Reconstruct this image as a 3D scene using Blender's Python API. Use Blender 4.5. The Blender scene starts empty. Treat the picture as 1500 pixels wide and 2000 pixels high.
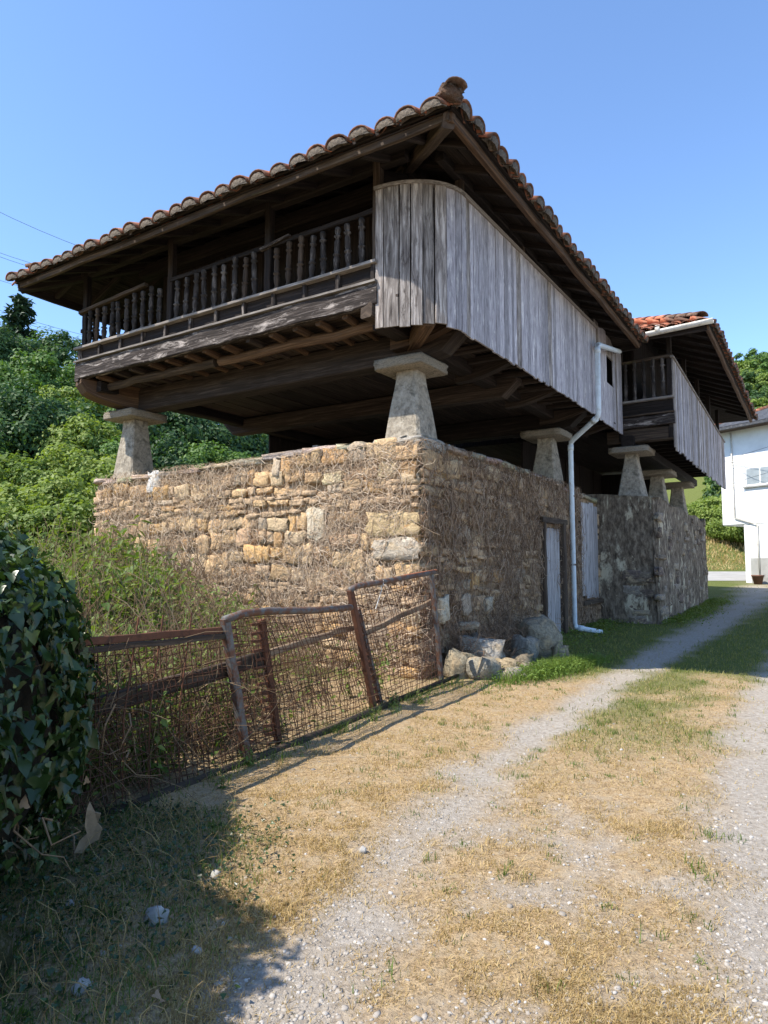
import bpy, math, random
import numpy as np
from mathutils import Matrix, Vector

# ------------------------------------------------------------------ camera, sky, sun, exposure
S = bpy.context.scene
cam_d = bpy.data.cameras.new('camera'); cam = bpy.data.objects.new('camera', cam_d)
S.collection.objects.link(cam); S.camera = cam
cam.location = (0, 0, 1.6); cam.rotation_euler = (math.radians(94.5), 0, 0)
cam_d.sensor_fit = 'VERTICAL'; cam_d.sensor_height = 36; cam_d.lens = 36*1330/2000
cam_d.clip_start = .05; cam_d.clip_end = 3000
SUN_AZ = math.radians(244.5); SUN_EL = math.radians(53)
W = bpy.data.worlds.new('World'); S.world = W; W.use_nodes = True
wn = W.node_tree; bg = wn.nodes['Background']
sky = wn.nodes.new('ShaderNodeTexSky'); sky.sky_type = 'NISHITA'; sky.sun_disc = False
sky.sun_elevation = SUN_EL; sky.sun_rotation = SUN_AZ; sky.altitude = 100
sky.air_density = 1.0; sky.dust_density = .2; sky.ozone_density = 6.0
wn.links.new(sky.outputs[0], bg.inputs[0]); bg.inputs[1].default_value = .15
sl = bpy.data.lights.new('sun', 'SUN'); sl.energy = 3.9; sl.angle = math.radians(.53); sl.color = (1, .935, .83)
sun = bpy.data.objects.new('sun', sl); S.collection.objects.link(sun)
sdir = Vector((math.sin(SUN_AZ)*math.cos(SUN_EL), math.cos(SUN_AZ)*math.cos(SUN_EL), math.sin(SUN_EL)))
sun.rotation_euler = sdir.to_track_quat('Z', 'Y').to_euler(); sun.location = sdir*60
S.view_settings.view_transform = 'Standard'; S.view_settings.look = 'None'
S.view_settings.exposure = 1.1; S.view_settings.gamma = 1

R = random.Random(11); NR = np.random.default_rng(11)
col = S.collection

# ------------------------------------------------------------------ numeric helpers
def _hash(ix, iy, seed):
    h = (ix.astype(np.int64)*374761393 + iy.astype(np.int64)*668265263 + seed*974634777) & 0xffffffff
    h = ((h ^ (h >> 13))*1274126177) & 0xffffffff
    return ((h ^ (h >> 16)) & 0xffff)/65535.0
def vnoise(x, y, seed=0):
    x = np.asarray(x, float); y = np.asarray(y, float)
    ix = np.floor(x); iy = np.floor(y); fx = x-ix; fy = y-iy
    fx = fx*fx*(3-2*fx); fy = fy*fy*(3-2*fy)
    a = _hash(ix, iy, seed); b = _hash(ix+1, iy, seed); c = _hash(ix, iy+1, seed); d = _hash(ix+1, iy+1, seed)
    return (a*(1-fx)+b*fx)*(1-fy)+(c*(1-fx)+d*fx)*fy
def fbm(x, y, seed=0, octv=4):
    s = 0; a = .5; t = 0
    for k in range(octv):
        s = s+a*vnoise(np.asarray(x)*2**k, np.asarray(y)*2**k, seed+k); t += a; a *= .5
    return s/t
def sstep(a, b, x):
    t = np.clip((np.asarray(x, float)-a)/(b-a), 0, 1); return t*t*(3-2*t)
def terrain(x, y):
    x = np.asarray(x, float); y = np.asarray(y, float)
    z = .00078*np.clip(y, 0, 34)**2+.053*np.clip(y-34, 0, 8)
    # wooded hillside to the left and behind
    d = (-.62*x+.78*y)
    z = z+sstep(17, 60, d)*12*sstep(4, -6, x)+sstep(60, 220, d)*16*sstep(4, -20, x)
    # far hill behind the white house
    z = z+sstep(50, 150, y)*37*sstep(24, 80, x)
    z = z+sstep(41.5, 47, y)*2.2*sstep(5, 15, x)
    return z
def gz(x, y): return float(terrain(x, y))

TH = math.radians(32.5)
C = np.array([.50, 9.41])
Av = np.array([-math.cos(TH), math.sin(TH)]); Bv = np.array([math.sin(TH), math.cos(TH)])
RZ = math.pi/2-TH
def wl(x, y, z=0):      # granary yard coordinates (x along the lane side, y along the garden side) to world
    p = C+Bv*x+Av*y; return Vector((p[0], p[1], z))

# ------------------------------------------------------------------ mesh helpers
def mesh_np(name, V, F, uv=None, mat=None, smooth=False):
    me = bpy.data.meshes.new(name); V = np.asarray(V, np.float32); F = np.asarray(F, np.int32)
    n = F.shape[1]
    me.vertices.add(len(V)); me.vertices.foreach_set('co', V.ravel())
    me.loops.add(F.size); me.loops.foreach_set('vertex_index', F.ravel())
    me.polygons.add(len(F)); me.polygons.foreach_set('loop_start', np.arange(0, F.size, n, dtype=np.int32))
    me.polygons.foreach_set('loop_total', np.full(len(F), n, np.int32))
    if smooth: me.polygons.foreach_set('use_smooth', np.ones(len(F), bool))
    if uv is not None:
        l = me.uv_layers.new(name='UVMap'); l.data.foreach_set('uv', np.asarray(uv, np.float32).ravel())
    me.update(calc_edges=True)
    if mat: me.materials.append(mat)
    return me
class MB:
    def __init__(s): s.v = []; s.f = []; s.uv = []
    def face(s, idx, uv): s.f.append(tuple(idx)); s.uv.extend(uv)
    def ring_sweep(s, rings, us, per, closed=True, caps=True):
        b = len(s.v); n = len(rings[0])
        for r in rings: s.v.extend([tuple(p) for p in r])
        m = n if closed else n-1
        for i in range(len(rings)-1):
            for j in range(m):
                k = (j+1) % n
                s.face((b+i*n+j, b+i*n+k, b+(i+1)*n+k, b+(i+1)*n+j),
                       ((us[i], per[j]), (us[i], per[j+1]), (us[i+1], per[j+1]), (us[i+1], per[j])))
        if caps and closed:
            s.face([b+j for j in range(n)][::-1], [(us[0], per[j]*.3) for j in range(n)])
            e = b+(len(rings)-1)*n
            s.face([e+j for j in range(n)], [(us[-1], per[j]*.3) for j in range(n)])
    def beam(s, p, q, w, h, up=(0, 0, 1), nseg=1, jit=0., ch=.12, w2=None, h2=None):
        p = Vector(p); q = Vector(q); d = q-p; L = d.length; d.normalize(); up = Vector(up)
        sd = d.cross(up); sd.normalize(); u = sd.cross(d)
        w2 = w if w2 is None else w2; h2 = h if h2 is None else h2
        rings = []; us = []; uo = R.random()*7; vo = R.random()*7
        for i in range(nseg+1):
            t = i/nseg; ww = (w+(w2-w)*t)/2; hh = (h+(h2-h)*t)/2; c = min(ww, hh)*2*ch
            c0 = p+d*(L*t)
            if jit and 0 < i < nseg: c0 = c0+sd*R.uniform(-jit, jit)+u*R.uniform(-jit, jit)
            prof = [(-ww+c, -hh), (ww-c, -hh), (ww, -hh+c), (ww, hh-c), (ww-c, hh), (-ww+c, hh), (-ww, hh-c), (-ww, -hh+c)]
            rings.append([c0+sd*a+u*b for a, b in prof]); us.append(uo+L*t)
        per = [vo]
        for k in range(8):
            a = rings[0][k]; b_ = rings[0][(k+1) % 8]; per.append(per[-1]+(Vector(a)-Vector(b_)).length)
        s.ring_sweep(rings, us, per)
        return s
    def tube(s, pts, rad, n=6):
        pts = [Vector(p) for p in pts]; rings = []; us = [0]
        ref = Vector((0, 0, 1))
        for i, p in enumerate(pts):
            d = (pts[min(i+1, len(pts)-1)]-pts[max(i-1, 0)]).normalized()
            a = d.cross(ref)
            if a.length < .05: a = d.cross(Vector((1, 0, 0)))
            a.normalize(); b = d.cross(a); b.normalize(); r = rad[i] if hasattr(rad, '__len__') else rad
            rings.append([p+(a*math.cos(2*math.pi*k/n)+b*math.sin(2*math.pi*k/n))*r for k in range(n)])
            if i: us.append(us[-1]+(p-pts[i-1]).length)
        r0 = rad[0] if hasattr(rad, '__len__') else rad
        s.ring_sweep(rings, us, [2*math.pi*r0*k/n for k in range(n+1)])
        return s
    def quad(s, a, b, c, d):
        i = len(s.v); s.v.extend([tuple(a), tuple(b), tuple(c), tuple(d)])
        w = (Vector(b)-Vector(a)).length; h = (Vector(d)-Vector(a)).length
        s.face((i, i+1, i+2, i+3), ((0, 0), (w, 0), (w, h), (0, h)))
        return s
    def mesh(s, name, mat, smooth=False):
        me = bpy.data.meshes.new(name); me.from_pydata(s.v, [], s.f)
        l = me.uv_layers.new(name='UVMap'); l.data.foreach_set('uv', np.array(s.uv, np.float32).ravel())
        if smooth: me.polygons.foreach_set('use_smooth', np.ones(len(s.f), bool))
        if mat: me.materials.append(mat)
        me.update(); return me
def put(name, me, parent=None, loc=None, rot=None, scale=None, color=None, matrix=None):
    o = bpy.data.objects.new(name, me); col.objects.link(o)
    if parent: o.parent = parent
    if matrix is not None: o.matrix_basis = matrix
    if loc is not None: o.location = loc
    if rot is not None: o.rotation_euler = rot
    if scale is not None: o.scale = scale
    if color is not None: o.color = (*color, 1)
    return o
def obj(name, mb, mat, parent=None, smooth=False): return put(name, mb.mesh(name, mat, smooth), parent)
def tag(o, label, cat, group=None):
    o['label'] = label; o['category'] = cat
    if group: o['group'] = group
    return o
def thing(name, label, cat, loc=(0, 0, 0), rotz=0, group=None):
    o = bpy.data.objects.new(name, None); col.objects.link(o); o.empty_display_size = .2
    o.location = loc; o.rotation_euler = (0, 0, rotz); return tag(o, label, cat, group)

# ------------------------------------------------------------------ materials
def newmat(name):
    m = bpy.data.materials.new(name); m.use_nodes = True
    nt = m.node_tree; p = nt.nodes['Principled BSDF']; p.inputs['Roughness'].default_value = .85
    p.inputs['Specular IOR Level'].default_value = .25
    return m, nt, p
class G:
    def __init__(s, nt): s.nt = nt
    def n(s, t, **kw):
        x = s.nt.nodes.new('ShaderNode'+t)
        for k, v in kw.items(): setattr(x, k, v)
        return x
    def l(s, a, b): s.nt.links.new(a, b)
    def coord(s, which='Object', scale=(1, 1, 1), rnd=0):
        c = s.n('TexCoord'); m = s.n('Mapping'); m.inputs['Scale'].default_value = scale
        s.l(c.outputs[which], m.inputs['Vector'])
        if rnd:
            oi = s.n('ObjectInfo'); mu = s.n('Math', operation='MULTIPLY'); mu.inputs[1].default_value = rnd
            s.l(oi.outputs['Random'], mu.inputs[0]); s.l(mu.outputs[0], m.inputs['Location'])
        return m.outputs[0]
    def noise(s, vec, scale, detail=4, rough=.6, dist=0):
        x = s.n('TexNoise'); x.inputs['Scale'].default_value = scale; x.inputs['Detail'].default_value = detail
        x.inputs['Roughness'].default_value = rough; x.inputs['Distortion'].default_value = dist
        s.l(vec, x.inputs['Vector']); return x.outputs['Fac']
    def ramp(s, fac, stops, interp='LINEAR'):
        x = s.n('ValToRGB'); e = x.color_ramp.elements; x.color_ramp.interpolation = interp
        while len(e) < len(stops): e.new(.5)
        for el, (p, c) in zip(e, stops):
            el.position = p; el.color = (*c, 1) if len(c) == 3 else c
        s.l(fac, x.inputs[0]); return x.outputs[0]
    def mix(s, fac, a, b, mode='MIX'):
        x = s.n('MixRGB', blend_type=mode)
        for i, v in zip((0, 1, 2), (fac, a, b)):
            if hasattr(v, 'is_linked'): s.l(v, x.inputs[i])
            elif i == 0: x.inputs[0].default_value = v
            else: x.inputs[i].default_value = (*v, 1)
        return x.outputs[0]
    def bump(s, h, strength, dist, p, prev=None):
        x = s.n('Bump'); x.inputs['Strength'].default_value = strength; x.inputs['Distance'].default_value = dist
        s.l(h, x.inputs['Height'])
        if prev is not None: s.l(prev, x.inputs['Normal'])
        s.l(x.outputs[0], p.inputs['Normal']); return x.outputs[0]
def BW(v): return (v, v, v)

def wood(name, c0, c1, c2, patch=None, pfac=(.5, .7), grain=34, bump=.5, tint=.35, rough=.85, lng=1.3):
    m, nt, p = newmat(name); g = G(nt)
    uv = g.coord('UV', (lng, grain, 1), rnd=9)
    n1 = g.noise(uv, 1.0, 6, .68, .6)
    c = g.ramp(n1, [(.28, c0), (.5, c1), (.74, c2)])
    if patch:
        uv2 = g.coord('UV', (2.2, 9, 1), rnd=5)
        n2 = g.noise(uv2, 1.1, 6, .72, .5)
        f = g.ramp(n2, [(pfac[0], BW(0)), (pfac[1], BW(1))])
        c = g.mix(f, c, patch)
    oi = g.n('ObjectInfo'); br = g.ramp(oi.outputs['Random'], [(0, BW(1-tint)), (1, BW(1+tint*.4))])
    c = g.mix(1.0, c, br, 'MULTIPLY')
    g.l(c, p.inputs['Base Color']); p.inputs['Roughness'].default_value = rough
    g.bump(n1, bump, .012, p); return m
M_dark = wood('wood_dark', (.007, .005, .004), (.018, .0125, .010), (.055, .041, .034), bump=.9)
M_fascia = wood('wood_fascia', (.008, .006, .005), (.026, .019, .016), (.16, .135, .12), (.36, .315, .285), (.54, .68), 30, 1.0, .15, .85, 2.0)
M_grey = wood('wood_grey', (.15, .135, .142), (.36, .335, .352), (.53, .50, .517), (.68, .64, .62), (.56, .68), 26, .7, .36, .85, 4.0)
M_corner = wood('wood_corner', (.04, .03, .026), (.22, .19, .17), (.6, .545, .5), (.045, .034, .028), (.56, .70), 26, 1.0, .3, .85, 2.2)
M_warm = wood('wood_warm', (.03, .017, .010), (.08, .046, .026), (.19, .115, .066), bump=.8)
M_door = wood('wood_door', (.13, .12, .12), (.34, .32, .32), (.6, .57, .55), (.09, .075, .06), (.55, .7), 28, .7, .2)
M_rail = wood('wood_rail', (.07, .06, .052), (.20, .175, .155), (.42, .38, .34), bump=.8, lng=2.5)
M_old = wood('wood_old', (.02, .014, .010), (.06, .042, .03), (.15, .108, .076), (.09, .085, .03), (.6, .75), 25, .9, .3)

M_floor = wood('wood_floor', (.014, .0095, .0075), (.038, .027, .021), (.11, .082, .064), bump=.9, tint=.45)
M_pole = wood('wood_pole', (.07, .045, .028), (.18, .125, .08), (.33, .25, .17), bump=.8, lng=2.5)
def stone_obj(name, spots=True, bumpd=.02):
    m, nt, p = newmat(name); g = G(nt)
    oi = g.n('ObjectInfo'); v = g.coord('Object', (1, 1, 1), rnd=30)
    n1 = g.noise(v, 3.0, 7, .7); n2 = g.noise(v, 1.1, 4, .6)
    c = g.mix(1.0, oi.outputs['Color'], g.ramp(n1, [(.3, BW(.55)), (.52, BW(1.0)), (.75, BW(1.35))]), 'MULTIPLY')
    if spots: c = g.mix(g.ramp(n2, [(.5, BW(0)), (.66, BW(.7))]), c, (.50, .37, .22))
    w = g.noise(g.n('NewGeometry').outputs['Position'], 26, 5, .7); c = g.mix(1.0, c, g.ramp(w, [(.3, BW(.6)), (.55, BW(1.02)), (.75, BW(1.3))]), 'MULTIPLY')
    g.l(c, p.inputs['Base Color']); p.inputs['Roughness'].default_value = .92
    b = g.bump(n1, .9, bumpd, p); g.bump(w, 1.0, .02, p, b); return m
M_stone = stone_obj('wall_stone')
M_rock = stone_obj('loose_rock', True, .05)
def rough_mat(name, stops, scale=6, bump=.8, bd=.03, patch=None, coordscale=(1, 1, 1), pscale=2.0, prange=(.52, .62)):
    m, nt, p = newmat(name); g = G(nt); v = g.coord('Object', coordscale)
    n1 = g.noise(v, scale, 8, .7); c = g.ramp(n1, stops)
    if patch:
        n2 = g.noise(v, pscale, 7, .72, .4); c = g.mix(g.ramp(n2, [(prange[0], BW(0)), (prange[1], BW(1))]), c, patch)
    g.l(c, p.inputs['Base Color']); p.inputs['Roughness'].default_value = .95
    g.bump(n1, bump, bd, p); return m
M_mortar = rough_mat('wall_mortar', [(.28, (.10, .066, .042)), (.48, (.33, .23, .14)), (.7, (.52, .385, .245))], 13, 1, .06)
M_plaster = rough_mat('mossy_render', [(.34, (.045, .034, .025)), (.5, (.15, .115, .082)), (.66, (.30, .245, .18))], 11, 1, .06,
                      (.52, .455, .33), (1, 1, .4), 2.6, (.55, .62))
M_pillar = rough_mat('pillar_stone', [(.3, (.13, .11, .085)), (.5, (.29, .25, .195)), (.7, (.42, .375, .305))], 13, .9, .03,
                     (.13, .115, .09), (1, 1, 1), 4.2, (.54, .64))
M_cement = rough_mat('cement_cap', [(.3, (.22, .19, .16)), (.6, (.46, .42, .36))], 8, 1, .03, (.16, .12, .09), (1, 1, 1), 3, (.55, .66))

def tile_mat():
    m, nt, p = newmat('terracotta'); g = G(nt); v = g.coord('Object', (1, 1, 1), rnd=20)
    n1 = g.noise(v, 7, 6, .65); n2 = g.noise(v, 2.6, 6, .7)
    c = g.ramp(n1, [(.3, (.25, .075, .04)), (.52, (.46, .155, .08)), (.72, (.60, .27, .16))])
    c = g.mix(g.ramp(n2, [(.54, BW(0)), (.66, BW(.85))]), c, (.13, .115, .085))
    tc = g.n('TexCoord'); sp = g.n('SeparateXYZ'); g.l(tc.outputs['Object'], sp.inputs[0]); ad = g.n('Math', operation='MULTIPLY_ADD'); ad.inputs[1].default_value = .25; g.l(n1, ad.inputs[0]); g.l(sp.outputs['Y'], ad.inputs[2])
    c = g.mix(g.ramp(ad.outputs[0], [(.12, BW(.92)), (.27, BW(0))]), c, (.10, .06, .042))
    oi = g.n('ObjectInfo'); c = g.mix(1, c, g.ramp(oi.outputs['Random'], [(0, BW(.72)), (1, BW(1.15))]), 'MULTIPLY')
    g.l(c, p.inputs['Base Color']); g.bump(n1, .5, .01, p); return m
M_tile = tile_mat(); M_tile_old = rough_mat('mossy_tile', [(.3, (.04, .032, .025)), (.5, (.13, .075, .05)), (.7, (.24, .17, .13))], 9, 1, .03, (.2, .185, .15), (1, 1, 1), 5, (.55, .65))
M_plug = rough_mat('tile_mortar', [(.3, (.045, .037, .03)), (.5, (.14, .115, .09)), (.7, (.28, .235, .19))], 14, 1, .03, (.03, .025, .02), (1, 1, 1), 9, (.5, .6))
def plain(name, c, rough=.6, dirt=None, scale=4, metal=0, dr=(.5, .7)):
    m, nt, p = newmat(name); g = G(nt); v = g.coord('Object'); n1 = g.noise(v, scale, 6, .65)
    cc = g.mix(1.0, c, g.ramp(n1, [(.3, BW(.82)), (.7, BW(1.08))]), 'MULTIPLY')
    if dirt: cc = g.mix(g.ramp(g.noise(v, scale*1.7, 7, .7), [(dr[0], BW(0)), (dr[1], BW(.9))]), cc, dirt)
    g.l(cc, p.inputs['Base Color']); p.inputs['Roughness'].default_value = rough; p.inputs['Metallic'].default_value = metal
    g.bump(n1, .25, .01, p); return m
M_pvc = plain('white_pvc', (.60, .66, .70), .45, (.36, .37, .34), 5, 0, (.56, .8))
M_gutter = plain('gutter_pvc', (.66, .63, .56), .5, (.26, .22, .16), 4, 0, (.5, .75))
M_steel = plain('weathered_steel', (.13, .13, .125), .65, (.13, .055, .028), 7, .2, (.42, .56))
M_rust = plain('rust', (.13, .055, .03), .9, (.05, .028, .02), 9)
M_wire = plain('rusty_wire', (.085, .04, .025), .85, (.2, .17, .14), 3, 0, (.6, .72))
M_wall = plain('white_wall_paint', (.80, .80, .79), .8, (.62, .61, .57), .7, 0, (.62, .85))
M_plinth = plain('grey_plinth', (.36, .36, .34), .9, (.22, .22, .21), 2)
M_slate = plain('slate', (.06, .063, .07), .7, (.16, .15, .14), 5)
M_glass = plain('window_glass', (.30, .34, .36), .08)
M_blind = plain('blind_white', (.72, .72, .70), .6)
M_cable = plain('cable_black', (.06, .065, .08), .6)
M_road = plain('concrete_road', (.36, .35, .33), .95, (.27, .26, .24), 1.2)
M_whitestone = plain('white_stone', (.36, .34, .31), .8, (.36, .35, .32), 22)

def leafmat(name, cols, trans=.35, rough=.55, spec=.3):
    m = bpy.data.materials.new(name); m.use_nodes = True; nt = m.node_tree; g = G(nt)
    p = nt.nodes['Principled BSDF']; out = nt.nodes['Material Output']
    ge = g.n('NewGeometry'); oi = g.n('ObjectInfo')
    ad = g.n('Math', operation='ADD'); g.l(ge.outputs['Random Per Island'], ad.inputs[0])
    mu = g.n('Math', operation='MULTIPLY'); mu.inputs[1].default_value = .6; g.l(oi.outputs['Random'], mu.inputs[0])
    g.l(mu.outputs[0], ad.inputs[1])
    dv = g.n('Math', operation='DIVIDE'); dv.inputs[1].default_value = 1.6; g.l(ad.outputs[0], dv.inputs[0])
    k = len(cols)-1; c = g.ramp(dv.outputs[0], [(.08+.84*i/k, cc) for i, cc in enumerate(cols)])
    g.l(c, p.inputs['Base Color']); p.inputs['Roughness'].default_value = rough; p.inputs['Specular IOR Level'].default_value = spec
    if trans:
        tr = g.n('BsdfTranslucent'); g.l(g.mix(1, c, (1.5, 1.55, .7), 'MULTIPLY'), tr.inputs['Color'])
        mx = g.n('MixShader'); mx.inputs[0].default_value = trans
        g.l(p.outputs[0], mx.inputs[1]); g.l(tr.outputs[0], mx.inputs[2]); g.l(mx.outputs[0], out.inputs['Surface'])
    return m
M_ivy = leafmat('ivy_leaf', [(.009, .021, .007), (.015, .034, .009), (.025, .052, .013), (.036, .07, .018), (.08, .12, .03)], .2, .36, .5)
M_tree = [leafmat('tree_leaf_a', [(.05, .10, .02), (.085, .16, .034), (.125, .21, .05)], .36),
          leafmat('tree_leaf_b', [(.10, .155, .028), (.17, .235, .045), (.235, .29, .07)], .36),
          leafmat('tree_leaf_c', [(.026, .06, .02), (.045, .095, .028), (.07, .13, .036)], .3)]
M_conifer = leafmat('conifer_leaf', [(.01, .028, .016), (.018, .042, .022), (.03, .06, .03)], .1)
M_weed = leafmat('weed_leaf', [(.05, .095, .018), (.10, .155, .028), (.15, .20, .04), (.2, .215, .06)], .35)
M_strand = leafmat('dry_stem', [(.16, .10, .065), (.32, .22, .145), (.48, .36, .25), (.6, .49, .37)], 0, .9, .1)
M_strand2 = leafmat('dry_stem_shaded', [(.09, .055, .036), (.2, .13, .085), (.33, .23, .155), (.48, .37, .27)], 0, .9, .1)  # darker copy of dry_stem, shade of the lane wall put into its colour
M_brush = leafmat('dry_brush', [(.07, .04, .024), (.14, .085, .05), (.24, .16, .095), (.33, .25, .16)], 0, .9, .1)
M_straw = leafmat('dry_grass', [(.24, .16, .07), (.38, .27, .125), (.5, .375, .19), (.6, .48, .28)], .3, .8, .15)
M_grass = leafmat('green_grass', [(.06, .10, .02), (.10, .16, .03), (.15, .21, .045)], .35, .6, .2)
M_lawn = leafmat('lawn_grass', [(.085, .115, .024), (.15, .175, .04), (.26, .24, .08), (.36, .3, .13)], .3, .7, .2)
M_peb = leafmat('pebble', [(.2, .17, .135), (.30, .265, .225), (.37, .34, .30), (.5, .475, .44)], 0, .9, .2)
M_deadleaf = leafmat('dead_leaf', [(.22, .12, .06), (.33, .21, .12), (.45, .33, .22)], .2, .7)
M_bark = rough_mat('bark', [(.3, (.035, .026, .02)), (.6, (.12, .09, .065))], 14, 1, .03)

# ------------------------------------------------------------------ ground
TRK_Y = [0, 2.6, 3.2, 3.7, 4.4, 5.46, 7.2, 9.6, 12, 16, 22, 30, 36]
TRK_L = [-.95, -.55, -.36, -.13, .2, .62, 1.6, 3.08, 4.6, 7.2, 11.2, 16.0, 19]
TRK_R = [-.55, -.2, -.02, .14, .52, 1.0, 2.02, 3.55, 5.3, 8.0, 12.2, 17.2, 20.5]
TRK_M = [.3, 1.08, 1.45, 1.71, 2.07, 2.64, 3.66, 5.27, 6.9, 9.8, 14.2, 19.5, 22.5]
def masks(x, y):
    xl = np.interp(y, TRK_Y, TRK_L); xr = np.interp(y, TRK_Y, TRK_R); xm = np.interp(y, TRK_Y, TRK_M)
    n = (fbm(x*2.2, y*2.2, 3)-.5); n2 = fbm(x*1.1+9, y*1.1, 8)
    e = .3
    tl = sstep(-e, e*.6, x-xl+n*.55)*sstep(-e, e*.6, xr-x+n*.55)
    tr = sstep(-.28, .2, x-xm+n*.6)
    patch = .85*sstep(.45, .70, fbm(x*2.6+30, y*2.6+4, 21, 6))*sstep(6.5, 4.5, y)*(x > xr)*.85
    patch = np.maximum(patch, sstep(2.9, 2.2, y+n*1.4)*(x > xl)*.45)
    grav = np.clip(np.maximum(np.maximum(tl, tr), patch), 0, 1)*sstep(34, 28, y)
    green = sstep(9.0, 10.2, y+n*.8)*(1-.6*grav)                         # lawn by the building
    green = np.maximum(green, .8*sstep(.36, .7, n2)*sstep(4.4, 8.6, y)*(x > xr-.3))
    return grav, green
def axis(lo, a, b, hi, st, gr=1.16):
    m = list(np.arange(a, b, st)); s = st; p = m[-1]; up = []
    while p < hi: s *= gr; p += s; up.append(p)
    s = st; p = a; dn = []
    while p > lo: s *= gr; p -= s; dn.append(p)
    return np.array(dn[::-1]+m+up)
def build_ground():
    xs = axis(-500, -3.2, 5.5, 600, .055, 1.12); ys = axis(-60, 1.6, 11.5, 900, .055, 1.07)
    X, Y = np.meshgrid(xs, ys); Z = terrain(X, Y)
    g, gr = masks(X, Y); near = sstep(30, 12, np.hypot(X, Y))
    Z = Z+near*((fbm(X*1.3, Y*1.3, 40)-.5)*.05*(1-.5*g)+(fbm(X*6, Y*6, 44)-.5)*.028*(1-.55*g)-g*.018)
    nx, ny = len(xs), len(ys)
    V = np.stack([X, Y, Z], -1).reshape(-1, 3)
    i = (np.arange(ny-1)[:, None]*nx+np.arange(nx-1)[None]).ravel()
    F = np.stack([i, i+1, i+nx+1, i+nx], 1)
    me = mesh_np('ground', V, F, smooth=True)
    for nm, a in (('gravel', g), ('green', gr)):
        at = me.attributes.new(nm, 'FLOAT', 'POINT'); at.data.foreach_set('value', a.ravel().astype(np.float32))
    m, nt, p = newmat('ground_earth'); G_ = G(nt); v = G_.coord('Object')
    def att(nm):
        a = G_.n('Attribute'); a.attribute_name = nm; return a.outputs['Fac']
    n1 = G_.noise(v, 26, 8, .72); n2 = G_.noise(v, 3.2, 6, .7); n3 = G_.noise(v, 90, 3, .6)
    earth = G_.ramp(n1, [(.3, (.19, .125, .066)), (.5, (.36, .255, .14)), (.7, (.50, .375, .22))])
    earth = G_.mix(G_.ramp(n2, [(.45, BW(0)), (.7, BW(.6))]), earth, (.33, .23, .125)); earth = G_.mix(1.0, earth, G_.ramp(n3, [(.3, BW(.55)), (.5, BW(1)), (.7, BW(1.45))]), 'MULTIPLY')
    n4 = G_.noise(v, 9, 5, .7); earth = G_.mix(G_.ramp(n4, [(.5, BW(0)), (.62, BW(.75))]), earth, (.37, .29, .19))
    gcol = G_.ramp(n1, [(.28, (.19, .16, .125)), (.5, (.35, .31, .26)), (.72, (.49, .45, .395))])
    gcol = G_.mix(G_.ramp(n2, [(.4, BW(0)), (.75, BW(.6))]), gcol, (.33, .285, .23))
    grn = G_.ramp(n1, [(.3, (.05, .065, .018)), (.55, (.12, .14, .04)), (.75, (.24, .22, .09))])
    c = G_.mix(att('green'), earth, grn); c = G_.mix(att('gravel'), c, gcol)
    G_.l(c, p.inputs['Base Color']); p.inputs['Roughness'].default_value = 1; p.inputs['Specular IOR Level'].default_value = .1
    b = G_.bump(n1, .8, .03, p); G_.bump(n3, .6, .01, p, b)
    me.materials.append(m); o = put('ground', me); o['kind'] = 'structure'
build_ground()
def gsurf(x, y):
    X = np.asarray(x, float); Y = np.asarray(y, float); g, _ = masks(X, Y); near = sstep(30, 12, np.hypot(X, Y))
    return terrain(X, Y)+near*((fbm(X*1.3, Y*1.3, 40)-.5)*.05*(1-.5*g)+(fbm(X*6, Y*6, 44)-.5)*.028*(1-.55*g)-g*.018)
# concrete road beyond the lawn
def strip(name, mat, path, w0, dz=.012, kind='structure'):
    V = []; F = []
    for i, (x, y) in enumerate(path):
        for k in range(5): V.append((x, y+w0*(k/4), gz(x, y+w0*(k/4))+dz))
    for i in range(len(path)-1):
        for k in range(4): F.append((i*5+k, (i+1)*5+k, (i+1)*5+k+1, i*5+k+1))
    o = put(name, mesh_np(name, V, F, mat=mat, smooth=True)); o['kind'] = kind; return o
strip('road', M_road, [(x, 33.2) for x in np.arange(4, 60, 2)], 7.2)

# ------------------------------------------------------------------ stones
def stone_mesh(seed, mat, rnd=.2, jit=.16, sub=2, dome=.0):
    r = np.random.default_rng(seed); n = sub+1
    idx = {}; V = []; F = []
    def vid(p):
        k = tuple(np.round(p, 4))
        if k not in idx: idx[k] = len(V); V.append(p)
        return idx[k]
    t = np.linspace(-1, 1, n+0)
    for ax in range(3):
        for sg in (-1, 1):
            for i in range(n-1):
                for j in range(n-1):
                    q = []
                    for a, b in ((i, j), (i+1, j), (i+1, j+1), (i, j+1)):
                        p = [0, 0, 0]; p[ax] = sg; p[(ax+1) % 3] = t[a]; p[(ax+2) % 3] = t[b]; q.append(vid(np.array(p, float)))
                    F.append(q if sg > 0 else q[::-1])
    V = np.array(V); nrm = V/np.linalg.norm(V, axis=1)[:, None]*1.25
    V = V*(1-rnd)+nrm*rnd; V = V+r.uniform(-jit, jit, V.shape)
    return mesh_np('stone', V, F, mat=mat)
STONES = [stone_mesh(100+i, M_stone, .04+.05*(i % 3), .13+.05*(i % 3), 3) for i in range(30)]
ROCKS = [stone_mesh(200+i, M_rock, .3, .27, 3) for i in range(8)]
PAL = [(.48, .34, .185), (.49, .34, .18), (.46, .34, .20), (.43, .30, .17), (.40, .335, .25), (.58, .45, .28), (.46, .29, .14), (.50, .32, .14), (.38, .26, .16), (.5, .39, .25), (.48, .33, .18), (.50, .37, .21)]

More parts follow.
